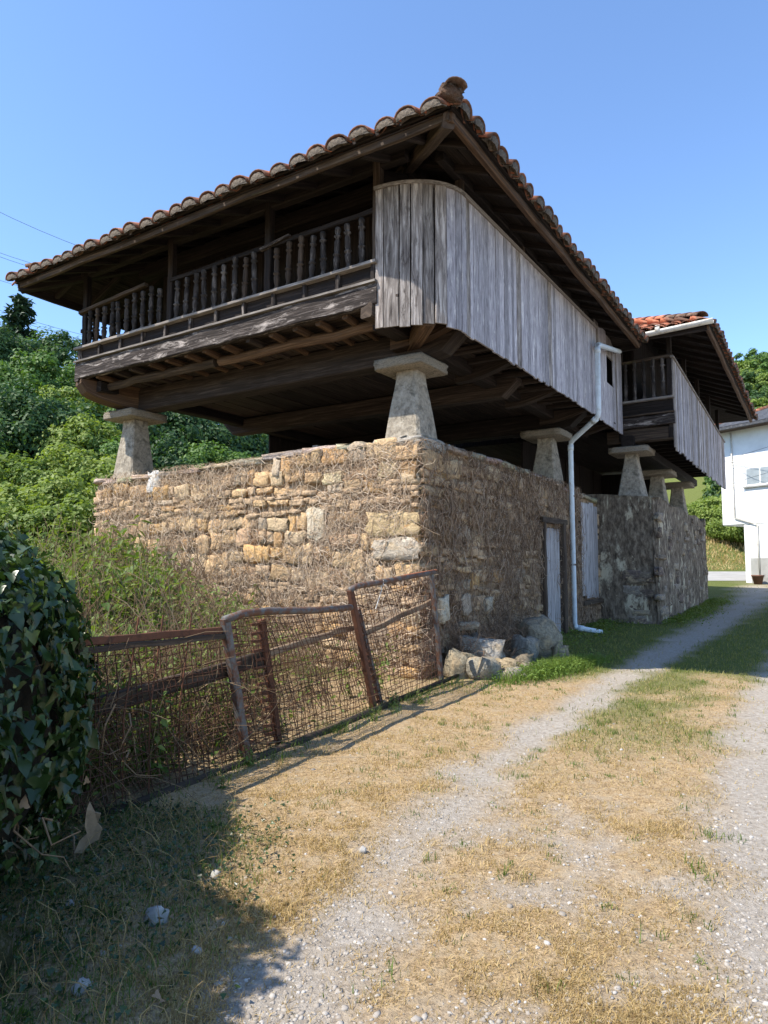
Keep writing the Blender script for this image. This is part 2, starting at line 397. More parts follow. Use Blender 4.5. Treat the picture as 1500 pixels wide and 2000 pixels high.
# ------------------------------------------------------------------ first stone base
base1 = thing('stone_undercroft', 'tan rubble stone base with dead ivy stems carrying the nearer wooden granary', 'stone building', wl(0, 0, 0), RZ)
def wall_top(y): return float(np.interp(y, [0, .8, 1.3, 2.2, 3.2, 4.5, 6.2, 7.3], [3.40, 3.40, 3.36, 3.36, 3.30, 3.27, 3.22, 3.24]))
def wall_top_r(x): return float(np.interp(x, [0, .7, 1.5, 3, 5, 6.2, 7.2, 9], [3.40, 3.41, 3.36, 3.38, 3.36, 3.30, 3.22, 3.22]))
def base_core():
    # solid core: rough sheet on the two seen faces, closed block behind
    V = []; F = []
    def sheet(fn, nu, nv, flip):
        b = len(V)
        for i in range(nu+1):
            for j in range(nv+1): V.append(fn(i/nu, j/nv))
        for i in range(nu):
            for j in range(nv):
                q = (b+i*(nv+1)+j, b+(i+1)*(nv+1)+j, b+(i+1)*(nv+1)+j+1, b+i*(nv+1)+j+1); F.append(q[::-1] if flip else q)
    d = lambda u, v, s: float((fbm(u*6, v*9, s)-.5)*.085)
    sheet(lambda s, t: (.004+d(s*7.3, t*3.3, 5), .02+s*7.26, -.2+t*(wall_top(s*7.3)+.16)), 90, 44, False)
    sheet(lambda s, t: (.02+s*8.98, .01+d(s*9, t*3.3, 6), -.2+t*(wall_top_r(s*9)+.16)), 110, 44, True)
    sheet(lambda s, t: (.02+s*8.98, 7.28, -.2+t*3.4), 4, 4, False)
    sheet(lambda s, t: (9.0, .02+s*7.26, -.2+t*3.4), 4, 4, True)
    def top(s, t):
        x = .02+s*8.98; y = .02+t*7.26
        e = min(x/.5, y/.5, 1)
        return (x, y, 3.2*e+(1-e)*(min(wall_top(y), 9) if x < y else wall_top_r(x))-.04)
    sheet(top, 30, 30, False)
    put('wall_core', mesh_np('wall_core', V, F, mat=M_mortar, smooth=True), base1)
base_core()
stones = []
def courses(length, topf, face, seed, meanl, holes=()):
    r = random.Random(seed); z = -.1
    while z < 3.42:
        h = r.choice([.09, .11, .13, .15, .17, .2, .24, .27]); s = -.0; ph = r.random()*9
        while s < length:
            l = max(.12, r.gauss(meanl, meanl*.45))*(1.25 if h > .16 else 1)
            l = min(l, .62)
            if s+l > length-.08: l = length-s
            top = topf(s+l/2)
            if z+h < top+.02 and not any(a < s+l/2 < b and c < z+h/2 < d for a, b, c, d in holes):
                hh = h*r.uniform(.6, 1.12); zj = .05*math.sin(s*1.7+ph)+.03*math.sin(s*4.3+ph*2)
                stones.append((face, s+l/2, z+h/2+zj+r.uniform(-.03, .03), max(.05, l*r.uniform(.78, .99)), hh, r))
            s += l
        z += h
LH = [(0, .86, 2.02, 2.36), (0, .72, 1.68, 2.0), (1.62, 1.96, 1.98, 2.5)]
courses(7.3, wall_top, 'L', 5, .25, LH)
courses(9.0, wall_top_r, 'R', 6, .36, [(4.75, 6.05, -.2, 2.62), (7.35, 8.9, .75, 3.0)])
stones.sort(key=lambda s: -(s[3]*s[4])*(1.0 if s[0] == 'L' else .45/(1+.12*s[1])))
rest = {'L': [], 'R': []}; restV = []; restF = []; nst = 0
def stone_xf(face, s, z, l, h, prot):
    if face == 'L': return Vector((.05-prot, s, z)), Vector((.075, l/2, h/2))
    return Vector((s, .05-prot, z)), Vector((l/2, .075, h/2))
for k, (face, s, z, l, h, r) in enumerate(stones):
    pr = R.uniform(.0, .032)+(.015 if face == 'L' else 0)
    p, sc = stone_xf(face, s, z, l, h, pr)
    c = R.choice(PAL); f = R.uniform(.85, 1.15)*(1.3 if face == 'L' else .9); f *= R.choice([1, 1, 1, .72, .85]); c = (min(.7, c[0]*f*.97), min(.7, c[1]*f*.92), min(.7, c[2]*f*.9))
    rot = (R.uniform(-.10, .10), R.uniform(-.12, .12), R.uniform(-.05, .05)) if face == 'L' else (0, R.uniform(-.06, .06), R.uniform(-.04, .04))
    me = R.choice(STONES)
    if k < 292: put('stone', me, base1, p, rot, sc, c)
    else:
        v = np.empty(len(me.vertices)*3, np.float32); me.vertices.foreach_get('co', v); v = v.reshape(-1, 3)
        M = Matrix.LocRotScale(p, Vector((0, 0, 0)) and None, sc) if False else None
        v = v*np.array(sc)+np.array(p)
        fs = np.array([list(q.vertices) for q in me.polygons]); restF.append(fs+sum(len(a) for a in restV)); restV.append(v)
o = put('small_stone', mesh_np('small_stone', np.concatenate(restV), np.concatenate(restF), mat=M_stone), base1, color=(.45, .315, .195)); o['kind'] = 'stuff'
# named big blocks
for (s, z, l, h, c, f) in [(.44, 2.19, .84, .32, (.50, .37, .20), 'L'), (.37, 1.84, .7, .29, (.47, .40, .31), 'L'), (1.79, 2.24, .32, .46, (.58, .49, .36), 'L'),
                           (5.55, 3.12, .3, .36, (.55, .53, .5), 'L')]:
    p, sc = stone_xf(f, s, z, l, h, .05); put('stone', R.choice(STONES), base1, p, None, sc, c)
# coping along the top
s = .9
while s < 7.2:
    l = R.uniform(.35, .8); l = min(l, 7.3-s)
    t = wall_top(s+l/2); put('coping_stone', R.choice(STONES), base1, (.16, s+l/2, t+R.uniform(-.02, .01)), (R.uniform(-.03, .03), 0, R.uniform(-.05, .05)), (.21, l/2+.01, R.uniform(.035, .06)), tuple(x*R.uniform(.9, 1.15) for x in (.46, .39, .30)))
    s += l
s = .8
while s < 8.9:
    l = R.uniform(.35, .8); l = min(l, 9-s)
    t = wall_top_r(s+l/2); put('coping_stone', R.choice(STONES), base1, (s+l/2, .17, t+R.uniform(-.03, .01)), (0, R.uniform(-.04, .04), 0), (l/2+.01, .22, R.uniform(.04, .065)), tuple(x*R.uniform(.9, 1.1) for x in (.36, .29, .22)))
    s += l
# cement bed under the near pillar
cm = stone_mesh(77, M_cement, .25, .07, 9); put('cement_bed', cm, base1, (.40, .40, 3.34), None, (.40, .42, .10))
# door in the lane wall
d0, d1 = 4.9, 5.9
door = obj('door', MB().beam((d0+.5, -.0, .06), (d0+.5, -.0, 2.38), .92, .05, (0, 1, 0)), M_dark, base1)
for i in range(5):
    x = d0+.12+i*.19; obj('door_plank', MB().beam((x, -.03, .03+R.random()*.05), (x, -.03, 2.36), .18, .03, (0, 1, 0), 4, .004), M_door, door)
obj('door_frame', MB().beam((d1+.09, -.06, .05), (d1+.09, -.06, 2.5), .17, .16, (0, 1, 0), 6, .012).beam((d0-.06, -.05, .05), (d0-.06, -.05, 2.45), .1, .13, (0, 1, 0), 6, .012), M_old, base1)
obj('lintel', MB().beam((d0-.25, -.05, 2.5), (d1+.3, -.05, 2.52), .16, .11, (0, 0, 1), 6, .012), M_old, base1)
# pale boarded hatch next to the second base
hat = obj('hatch', MB().beam((8.15, .02, .85), (8.15, .02, 3.02), 1.5, .05, (0, 1, 0)), M_dark, base1)
for i in range(4):
    x = 7.63+i*.34; obj('hatch_board', MB().beam((x, -.035, .82+R.random()*.1), (x+R.uniform(-.02, .02), -.035, 3.08+R.uniform(-.05, .05)), .325, .03, (0, 1, 0), 4, .005), M_door, hat)
obj('sill', MB().beam((7.3, -.05, .74), (8.95, -.05, .74), .16, .1, (0, 0, 1), 4, .01), M_old, base1)

# dead ivy stems clinging to the two faces
def strands(n, pos, nrm, dens, name, mat, ln=(.15, .5), rad=(.003, .007), curl=.5, k=7, out=(.02, .09), down=.75, zmax=None):
    P0 = []; tries = 0
    P0 = pos(n); keep = dens(P0) > NR.random(len(P0)); P0 = P0[keep]; n = len(P0)
    t1, t2, nn = [np.array(a, float) for a in nrm]
    ang = np.where(NR.random(n) < down, NR.normal(math.pi/2, .5, n), NR.random(n)*6.28)
    ang = ang+np.where(NR.random(n) < .5, math.pi, 0); L = NR.uniform(*ln, n)/(k-1)
    off = NR.uniform(*out, n); pts = [P0+nn*off[:, None]]; cv = NR.normal(0, curl, n)
    for i in range(1, k):
        cv = cv+NR.normal(0, curl*.6, n); ang = ang+cv*.55
        st = (np.cos(ang)[:, None]*t1+np.sin(ang)[:, None]*t2)*L[:, None]+nn*NR.normal(0, .012, n)[:, None]
        pts.append(pts[-1]+st)
    pts = np.stack(pts, 1); r = NR.uniform(*rad, n)
    tang = np.gradient(pts, axis=1); tang /= np.linalg.norm(tang, axis=2)[..., None]+1e-9
    sd = np.cross(tang, nn); sd /= np.linalg.norm(sd, axis=2)[..., None]+1e-9; b = np.cross(sd, tang)
    tp = np.linspace(1, .45, k)[None, :, None]
    ring = [pts+(sd*math.cos(a)+b*math.sin(a))*r[:, None, None]*tp for a in (0, 2.09, 4.19)]
    V = np.stack(ring, 2).reshape(-1, 3)
    base = (np.arange(n)*k*3)[:, None, None]; i = (np.arange(k-1)*3)[None, :, None]; j = np.arange(3)[None, None]
    a = base+i+j; bq = base+i+(j+1) % 3
    F = np.stack([a, bq, bq+3, a+3], -1).reshape(-1, 4)
    if zmax: 
        V = V.copy(); ov = V[:, 2]-zmax; V[:, 2] = np.where(ov > 0, zmax+ov*.12, V[:, 2])
    return mesh_np(name, V, F, mat=mat, smooth=True)
def posL(n): return np.stack([np.zeros(n), NR.uniform(0, 7.2, n), NR.uniform(.1, 3.38, n)], 1)
def posR(n): return np.stack([NR.uniform(0, 8.9, n), np.zeros(n), NR.uniform(.1, 3.38, n)], 1)
def densL(P):
    d = sstep(.44, .62, fbm(P[:, 1]*1.5, P[:, 2]*1.1, 61))*.85+.07
    return np.clip(d+.6*sstep(1.7, .6, P[:, 2])*sstep(.4, .6, fbm(P[:, 1]*2, P[:, 2]*2, 64)), 0, 1)
def densR(P): return np.clip(.25+sstep(.3, .5, fbm(P[:, 0]*1.6, P[:, 2]*1.6, 63)), 0, 1)*~((P[:, 0] > 4.85) & (P[:, 0] < 5.9) & (P[:, 2] < 2.4))*~((P[:, 0] > 7.4) & (P[:, 2] > .8))
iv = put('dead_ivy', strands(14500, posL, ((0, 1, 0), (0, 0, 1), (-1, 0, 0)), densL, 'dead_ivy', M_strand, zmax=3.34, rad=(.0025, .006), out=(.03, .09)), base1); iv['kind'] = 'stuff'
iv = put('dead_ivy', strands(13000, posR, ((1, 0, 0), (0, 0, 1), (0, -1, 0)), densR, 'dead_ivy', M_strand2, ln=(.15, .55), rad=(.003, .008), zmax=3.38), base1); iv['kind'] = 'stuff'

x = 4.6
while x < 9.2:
    w = R.uniform(.3, .45); obj('added_dark_board', MB().beam((x+w/2, 6.95, 3.0), (x+w/2, 6.95+R.uniform(-.02, .02), 5.0), w+.03, .04, (0, -1, 0), 3, .004), M_dark, base1); x += w  # added dark boards, stand in for the deep shade under the nearer granary
# ------------------------------------------------------------------ second stone base
base2 = thing('stone_undercroft', 'grey mossy rendered stone base under the farther granary, beside the boarded hatch', 'stone building', wl(9.0, -1.41, 0), RZ)
def base2_core():
    V = []; F = []
    def sheet(fn, nu, nv, flip):
        b = len(V)
        for i in range(nu+1):
            for j in range(nv+1): V.append(fn(i/nu, j/nv))
        for i in range(nu):
            for j in range(nv):
                q = (b+i*(nv+1)+j, b+(i+1)*(nv+1)+j, b+(i+1)*(nv+1)+j+1, b+i*(nv+1)+j+1); F.append(q[::-1] if flip else q)
    LX, LY = 8.2, 7.2
    tp = lambda x, y: 3.25+.1*min(y, 1.4)-.02*x+.04*math.sin(x*2.3)
    d = lambda u, v, s: float((fbm(u*3, v*3, s)-.5)*.10+(fbm(u*9, v*9, s+1)-.5)*.05)
    def rc(x, y, o):  # rounded near corner
        return x+o, y+o
    sheet(lambda s, t: (d(s*LY, t*3.3, 71)+.10*(1-s)**30-.05*(1-t), s*LY, -.3+t*(tp(0, s*LY)+.3)), 60, 36, False)
    sheet(lambda s, t: (s*LX, d(s*LX, t*3.3, 74)+.10*(1-s)**40-.05*(1-t), -.3+t*(tp(s*LX, 0)+.3)), 90, 36, True)
    sheet(lambda s, t: (LX, s*LY, -.3+t*3.5), 3, 3, True)
    sheet(lambda s, t: (s*LX, LY, -.3+t*3.5), 3, 3, False)
    sheet(lambda s, t: (.0+s*LX, t*LY, tp(s*LX, t*LY)-.03), 12, 12, False)
    put('rendered_wall', mesh_np('rendered_wall', V, F, mat=M_plaster, smooth=True), base2)
base2_core()
for face, n in (('L', 26), ('R', 70)):
    for k in range(n):
        l = R.uniform(.25, .7); h = R.uniform(.1, .24)
        if face == 'L': l *= .7; s, z = R.uniform(.25, 1.2), .12+R.random()**1.7*1.3
        else: s, z = R.uniform(.1, 8), .3+R.random()**1.2*2.8
        c = R.choice([(.12, .09, .07), (.2, .16, .12), (.26, .22, .18), (.16, .12, .1), (.32, .27, .2)])
        if face == 'L': put('stone', R.choice(STONES), base2, (.045, s, z), None, (.07, l/2, h/2), c)
        else: put('stone', R.choice(STONES), base2, (s, .03, z), None, (l/2, .07, h/2), c)

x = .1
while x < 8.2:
    w = R.uniform(.3, .45); obj('added_dark_board', MB().beam((x+w/2, 3.4, 3.0), (x+w/2, 3.4+R.uniform(-.02, .02), 4.95), w+.03, .04, (0, -1, 0), 3, .004), M_dark, base2); x += w  # added dark backing in place of the shadowy gap under the farther granary
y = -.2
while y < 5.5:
    w = R.uniform(.3, .45); obj('added_dark_board', MB().beam((8.05, y+w/2+1.6, 2.9), (8.05+R.uniform(-.02, .02), y+w/2+1.6, 4.9), w+.03, .04, (1, 0, 0), 3, .004), M_dark, base2); y += w  # same added backing across the far end, darkens the gap under the floor
# ------------------------------------------------------------------ pillars
def pillar(x, y, zb, zt, label, wb=.60, wt=.34, cw=.82, ct=.15, rot=0):
    t = thing('stone_pillar', label, 'pillar', wl(x, y, zb), RZ+rot, 'mushroom pillars under the granaries'); t['kind'] = 'thing'
    H = zt-zb; zc = H-ct
    m = MB(); rings = []
    for z, w in ((-.12, wb*1.02), (.02, wb), (zc*.45, wb*.55+wt*.45), (zc*.85, wt*1.06), (zc, wt)):
        a = w/2; c = a*.13; rings.append([(px+R.uniform(-.008, .008), py+R.uniform(-.008, .008), z) for px, py in
            [(-a+c, -a), (a-c, -a), (a, -a+c), (a, a-c), (a-c, a), (-a+c, a), (-a, a-c), (-a, -a+c)]])
    m.ring_sweep(rings, [0, .1, .4, .8, 1], [k*.1 for k in range(9)]); obj('shaft', m, M_pillar, t)
    me = stone_mesh(int(300+x*10+y), M_pillar, .03, .035, 6); put('cap_stone', me, t, (0, 0, zc+ct/2+.005), None, (cw/2, cw/2, ct/2))
    return t
pillar(.32, .32, 3.40, 4.58, 'pale stone mushroom pillar on the near corner of the tan rubble wall', .6, .33, .80)
pillar(.34, 6.62, 3.22, 4.58, 'pale stone mushroom pillar at the far left end of the rubble wall, trees behind', .6, .34, .84)
pillar(6.55, .42, 3.25, 4.58, 'shaded stone mushroom pillar on the lane wall just left of the downpipe', .62, .34, .9)
pillar(6.5, 6.5, 3.15, 4.58, 'dark stone pillar deep in the shade under the nearer granary', .6, .34, .84)
pillar(9.62, -.74, 3.2, 4.55, 'grey stone mushroom pillar at the near corner of the mossy rendered base', .66, .3, .95)
pillar(12.9, -.72, 3.05, 4.35, 'second stone pillar from the near corner of the mossy rendered base', .62, .34, .95)
pillar(16.3, -.72, 3.0, 4.35, 'last stone pillar at the far end of the mossy rendered base', .62, .34, .95)

# ------------------------------------------------------------------ roof tiles
def tile_mesh(ln=.52, r0=.155, r1=.125, th=.022, n=8, flip=False):
    V = []; F = []; ang = [math.pi*k/n for k in range(n+1)]
    for t, ri in ((0, r0), (1, r1)):
        for rr in (ri, ri-th):
            for a in ang: V.append((math.cos(a)*rr, t*ln, (math.sin(a)*rr*.70)*(-1 if flip else 1)))
    m = n+1; o0, i0, o1, i1 = 0, m, 2*m, 3*m
    for k in range(n):
        F += [(o0+k, o0+k+1, o1+k+1, o1+k), (i0+k+1, i0+k, i1+k, i1+k+1), (o0+k+1, o0+k, i0+k, i0+k+1), (o1+k, o1+k+1, i1+k+1, i1+k)]
    F += [(o0, o1, i1, i0), (o0+n, i0+n, i1+n, o1+n)]
    return mesh_np('roof_tile', V, F, mat=M_tile)
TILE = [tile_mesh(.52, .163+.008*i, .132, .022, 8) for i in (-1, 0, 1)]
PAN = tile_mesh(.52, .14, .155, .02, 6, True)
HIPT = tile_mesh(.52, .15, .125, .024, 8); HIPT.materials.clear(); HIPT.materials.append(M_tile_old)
def plug_mesh():
    V = [(0, .0, 0)]; n = 8
    for k in range(n+1): a = math.pi*k/n; V.append((math.cos(a)*.143, .008+R.uniform(-.012, .012), math.sin(a)*.10-.02))
    F = [(0, k+2, k+1) for k in range(n)]; b = len(V)
    V += [(x, y+.12, z) for x, y, z in V]; F += [(b, b+k+1, b+k+2) for k in range(n)]
    F += [(k+1, k+2, b+k+2) for k in range(n)]+[(k+1, b+k+2, b+k+1) for k in range(n)]
    return mesh_np('mortar_plug', V, F, mat=M_plug)
PLUG = plug_mesh()
def basis(across, along, up, p):
    return Matrix(((across[0], along[0], up[0], p[0]), (across[1], along[1], up[1], p[1]), (across[2], along[2], up[2], p[2]), (0, 0, 0, 1)))
class Roof:
    """hipped roof over a rectangle: eave corner lines at height ze, slope m"""
    def __init__(s, root, x0, x1, y0, y1, ze, m, sp):
        s.root = root; s.r = (x0, x1, y0, y1); s.ze = ze; s.m = m; s.sp = sp
        s.V = []; s.F = []; s.nv = 0
    def z(s, x, y):
        x0, x1, y0, y1 = s.r; return s.ze+s.m*min(x-x0, x1-x, y-y0, y1-y)
    def deck(s, th=.05):
        x0, x1, y0, y1 = s.r; h = (y1-y0)/2; zr = s.ze+s.m*h; a = x0+h; b = x1-h; c = (y0+y1)/2; m = MB()
        if b < a: a = b = (x0+x1)/2; zr = s.ze+s.m*(x1-x0)/2
        P = lambda x, y, z: (x, y, z)
        for dz in (0, th):
            e = [P(x0, y0, s.ze+dz), P(x1, y0, s.ze+dz), P(x1, y1, s.ze+dz), P(x0, y1, s.ze+dz)]; r0 = P(a, c, zr+dz); r1 = P(b, c, zr+dz)
            m.quad(e[0], e[1], r1, r0); m.quad(e[2], e[3], r0, r1); m.quad(e[3], e[0], r0, r0); m.quad(e[1], e[2], r1, r1)
        me = m.mesh('roof', M_dark); s.o = put('roof', me, s.root); return s.o
    def frame(s, side):
        # (origin on eave, eave direction, inward horizontal direction, length)
        x0, x1, y0, y1 = s.r
        return {'L': (Vector((x0, y0, s.ze)), Vector((0, 1, 0)), Vector((1, 0, 0)), y1-y0), 'R': (Vector((x0, y0, s.ze)), Vector((1, 0, 0)), Vector((0, 1, 0)), x1-x0),
                'B': (Vector((x0, y1, s.ze)), Vector((1, 0, 0)), Vector((0, -1, 0)), x1-x0), 'E': (Vector((x1, y0, s.ze)), Vector((0, 1, 0)), Vector((-1, 0, 0)), y1-y0)}[side]
    def tiles(s, side, rows_obj, plugs=True, rows=30):
        o, e, inn, L = s.frame(side); up = (inn+Vector((0, 0, s.m))).normalized(); nrm = Vector((-inn.x*s.m, -inn.y*s.m, 1)).normalized()
        ac = up.cross(nrm); n = int(L/s.sp); sp = L/n; st = .40; run = st/math.sqrt(1+s.m**2)
        half = min(s.r[1]-s.r[0], s.r[3]-s.r[2])/2
        for row in range(rows):
            dist = row*run
            if dist > half: break
            for i in range(n+1):
                for kind in ('c', 'p'):
                    t = (i+.5)*sp if kind == 'c' else i*sp
                    if t < dist-.02 or t > L-dist+.02: continue
                    if kind == 'p' and row < 2 and (t < .2 or t > L-.2): continue
                    base = o+e*t+up*(row*st-(.12 if kind == 'c' else -.0))+nrm*(.065 if kind == 'c' else .135)
                    j = 1 if row < rows_obj else .4
                    base = base+up*R.uniform(-.04, .035)*j+nrm*R.uniform(-.014, .016)*j+e*R.uniform(-.015, .015)*j
                    ra = R.uniform(-.10, .10)*j
                    a2 = (ac*math.cos(ra)+up*math.sin(ra)); u2 = (up*math.cos(ra)-ac*math.sin(ra)); u3 = (u2-nrm*.03).normalized()
                    M = basis(a2, u3, a2.cross(u3), base)
                    if row < rows_obj:
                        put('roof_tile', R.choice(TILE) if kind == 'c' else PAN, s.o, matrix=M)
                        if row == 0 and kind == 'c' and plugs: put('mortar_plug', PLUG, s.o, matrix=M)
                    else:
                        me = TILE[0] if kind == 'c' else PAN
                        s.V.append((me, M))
    def rest(s):
        if not s.V: return
        cache = {}; Vs = []; Fs = []; b = 0
        for me, M in s.V:
            if me not in cache:
                v = np.empty(len(me.vertices)*3, np.float32); me.vertices.foreach_get('co', v)
                cache[me] = (v.reshape(-1, 3), np.array([list(p.vertices) for p in me.polygons]))
            v, f = cache[me]; A = np.array(M)
            Vs.append(v@A[:3, :3].T+A[:3, 3]); Fs.append(f+b); b += len(v)
        o = put('upper_tiles', mesh_np('upper_tiles', np.concatenate(Vs), np.concatenate(Fs), mat=M_tile), s.o); o['kind'] = 'stuff'
    def hip(s, cx, cy, dx, dy, n=10, sc=1.15, i0=1):
        up = Vector((dx, dy, s.m)).normalized(); nrm = Vector((-dx*s.m/2, -dy*s.m/2, 1)); nrm = (nrm-up*nrm.dot(up)).normalized()
        ac = up.cross(nrm)
        for i in range(i0, n):
            p = Vector((cx, cy, s.ze))+up*(i*.42-.14)+nrm*(.20)
            M = basis(ac*sc, up*sc, nrm*sc, p); put('hip_tile', HIPT if i < 4 else R.choice(TILE), s.o, matrix=M)
    def rafters(s, side, sp=.75, inset=.12, ln=1.7, w=.09, h=.11, mat=None):
        o, e, inn, L = s.frame(side); up = (inn+Vector((0, 0, s.m))).normalized(); nrm = Vector((-inn.x*s.m, -inn.y*s.m, 1)).normalized()
        n = int(L/sp)
        for i in range(1, n):
            t = i*L/n+R.uniform(-.05, .05); lim = min(t, L-t)*math.sqrt(1+s.m**2)-.1
            if lim < .5: continue
            a = o+e*t+up*inset-nrm*(h/2+.002); obj('rafter', MB().beam(a, a+up*min(ln, lim), w, h, nrm, 4, .006), mat or M_dark, s.o)
    def boards(s, side, n=7, w=.2, mat=None):
        o, e, inn, L = s.frame(side); up = (inn+Vector((0, 0, s.m))).normalized(); nrm = Vector((-inn.x*s.m, -inn.y*s.m, 1)).normalized()
        for i in range(n):
            d = (i+.5)*w; ins = d*.93; a = o+e*ins+up*d-nrm*R.uniform(.006, .014); b = o+e*(L-ins)+up*d-nrm*R.uniform(.006, .014)
            obj('eave_board', MB().beam(a, b, w*.96, .02, nrm, 10, .003), mat or M_dark, s.o)
    def fascia(s, side, h, w, mat, dz=0, out=.0):
        o, e, inn, L = s.frame(side)
        a = o+Vector((0, 0, dz))+inn*.05; obj('fascia', MB().beam(a+e*.05, a+e*(L-.05), w, h, (0, 0, 1), 14, .012), mat, s.o)
        b = o+inn*.0+Vector((0, 0, .075)); obj('light_stop_strip', MB().beam(b+e*.03, b+e*(L-.03), .05, .09, (0, 0, 1), 10, .006), M_dark, s.o)  # added strip, keeps sun slits between the tiles off the fascia

# ------------------------------------------------------------------ first granary
gr1 = thing('raised_granary', 'nearer dark wooden granary with turned balusters, rounded plank corner and tiled roof', 'granary', wl(0, 0, 0), RZ)
OL, OR = .75, .70; ZB, ZT = 4.75, 6.68
# main beams on the pillars
def shaped_beam(p, q, w, h, name='main_beam', mat=M_dark, nose=.7):
    # beam along +y whose ends are cut to a quarter curve underneath
    m = MB(); n = 26; rings = []; us = []
    for i in range(n+1):
        t = i/n; y = p[1]+(q[1]-p[1])*t; e = min(y-p[1], q[1]-y)/nose
        lift = 0 if e >= 1 else (1-math.sqrt(max(0, 1-(1-e)**2)))*h*.75
        zb = p[2]-h/2+lift; zt = p[2]+h/2; x = p[0]+(q[0]-p[0])*t; c = .02
        rings.append([(x-w/2+c, y, zb), (x+w/2-c, y, zb), (x+w/2, y, zb+c), (x+w/2, y, zt-c), (x+w/2-c, y, zt), (x-w/2+c, y, zt), (x-w/2, y, zt-c), (x-w/2, y, zb+c)]); us.append(y)
    m.ring_sweep(rings, us, [.0, .2, .25, .6, .65, .85, .9, 1.2, 1.25]); return obj(name, m, mat, gr1)
shaped_beam((.36, -.55, 4.80), (.36, 7.3, 4.80), .34, .44, mat=M_floor)
shaped_beam((3.3, -.2, 4.82), (3.3, 7.1, 4.82), .28, .34, nose=.3, mat=M_floor)
shaped_beam((6.55, -.45, 4.80), (6.55, 7.1, 4.80), .32, .42)
for y in (.3, 6.6): obj('cross_beam', MB().beam((-.55, y, 4.93), (9.0, y, 4.93), .26, .2, (0, 0, 1), 10, .012), M_dark, gr1)
obj('support_log', MB().beam((-.36, .0, 4.97), (-.34, 3.6, 4.97), .13, .15, (0, 0, 1), 9, .018, .35), M_warm, gr1)
obj('support_log', MB().beam((-.34, 3.7, 4.97), (-.36, 6.7, 4.96), .13, .15, (0, 0, 1), 9, .018, .35), M_old, gr1)
# floor boards run away from the garden side
y = .02
while y < 7.0:
    w = R.uniform(.22, .36); obj('floor_board', MB().beam((-.1, y+w/2, 5.055+R.uniform(-.012, .012)), (9.0, y+w/2, 5.055+R.uniform(-.012, .012)), w-.012, .05, (0, 0, 1), 10, .006), M_floor, gr1); y += w
cb = MB(); rings = []; us = []
for i in range(13):
    t = i/12; px_, py_ = .45-1.2*t, 6.45+.42*t; zb = 4.62+.34*(1-math.sqrt(max(0, 1-t**2.2))); w_ = .17
    rings.append([(px_-w_*.33, py_-w_, zb), (px_+w_*.33, py_+w_, zb), (px_+w_*.33, py_+w_, 5.04), (px_-w_*.33, py_-w_, 5.04)]); us.append(t)
cb.ring_sweep(rings, us, [0, .3, .6, .9, 1.2]); obj('corner_corbel', cb, M_warm, gr1)
# balcony joists on the garden side
for i in range(15):
    y = .35+i*.46+R.uniform(-.06, .06); obj('joist', MB().beam((-.7, y, 5.07), (.3, y+R.uniform(-.05, .05), 5.02), .09, .1, (0, 0, 1), 3, .008, .2), M_warm if R.random() < .55 else M_floor, gr1)
for i in range(3):
    obj('balcony_floor_board', MB().beam((-.62+i*.27, -.1, 5.16), (-.62+i*.27, 6.85, 5.16), .25, .04, (0, 0, 1), 8, .004), M_floor, gr1)
for i in range(16):
    x = .3+i*.56; obj('joist', MB().beam((x, -.62, 5.0), (x, .4, 5.02), .1, .12, (0, 0, 1), 3, .008, .2), M_floor, gr1)
for i in range(3):
    obj('balcony_floor_board', MB().beam((.1, -.52+i*.28, 5.12), (9.0, -.52+i*.28, 5.12), .26, .04, (0, 0, 1), 8, .004), M_floor, gr1)
# curved brackets under the lane-side overhang
def bracket(x, y0, y1, z0, z1, w=.18, mat=M_floor):
    m = MB(); rings = []; us = []
    for i in range(9):
        t = i/8; y = y0+(y1-y0)*t; zb = z0+(z1-z0)*(1-math.cos(t*math.pi/2)); zt = z1+.03
        rings.append([(x-w/2, y, zb), (x+w/2, y, zb), (x+w/2, y, zt), (x-w/2, y, zt)]); us.append(t)
    m.ring_sweep(rings, us, [0, .18, .4, .58, .8]); return obj('bracket', m, mat, gr1)
for x in (.1, 2.2, 4.4, 6.4, 8.3): bracket(x, .5, -.66, 4.72, 4.98, .16, M_floor if x > 1 else M_warm)
obj('corner_bracket', MB().beam((.35, .35, 4.82), (-.5, -.42, 4.86), .2, .22, (0, 0, 1), 5, .015), M_warm, gr1)
# garden side front: fascia beam, moulding, panels, rails
obj('front_beam', MB().beam((-OL, .2, 5.24), (-OL, 6.9, 5.20), .12, .30, (0, 0, 1), 16, .012), M_fascia, gr1)
obj('moulding', MB().beam((-OL-.03, .2, 5.40), (-OL-.03, 6.9, 5.37), .14, .035, (0, 0, 1), 10, .004), M_rail, gr1)
NP = 11
for i in range(NP+1):
    y = .27+i*(6.55/NP); obj('panel_stile', MB().beam((-OL-.01, y, 5.41-.003*i), (-OL-.01, y, 5.655-.004*i), .075, .06, (0, 1, 0), 2, .004), M_fascia, gr1)
    if i < NP: obj('panel', MB().beam((-OL+.02, y+.04, 5.53-.004*i), (-OL+.02, y+6.55/NP-.04, 5.53-.004*i), .035, .235, (0, 0, 1), 3, .003), M_dark, gr1)
obj('lower_rail', MB().beam((-OL-.02, .2, 5.672), (-OL-.02, 6.92, 5.625), .15, .045, (0, 0, 1), 14, .006), M_rail, gr1)
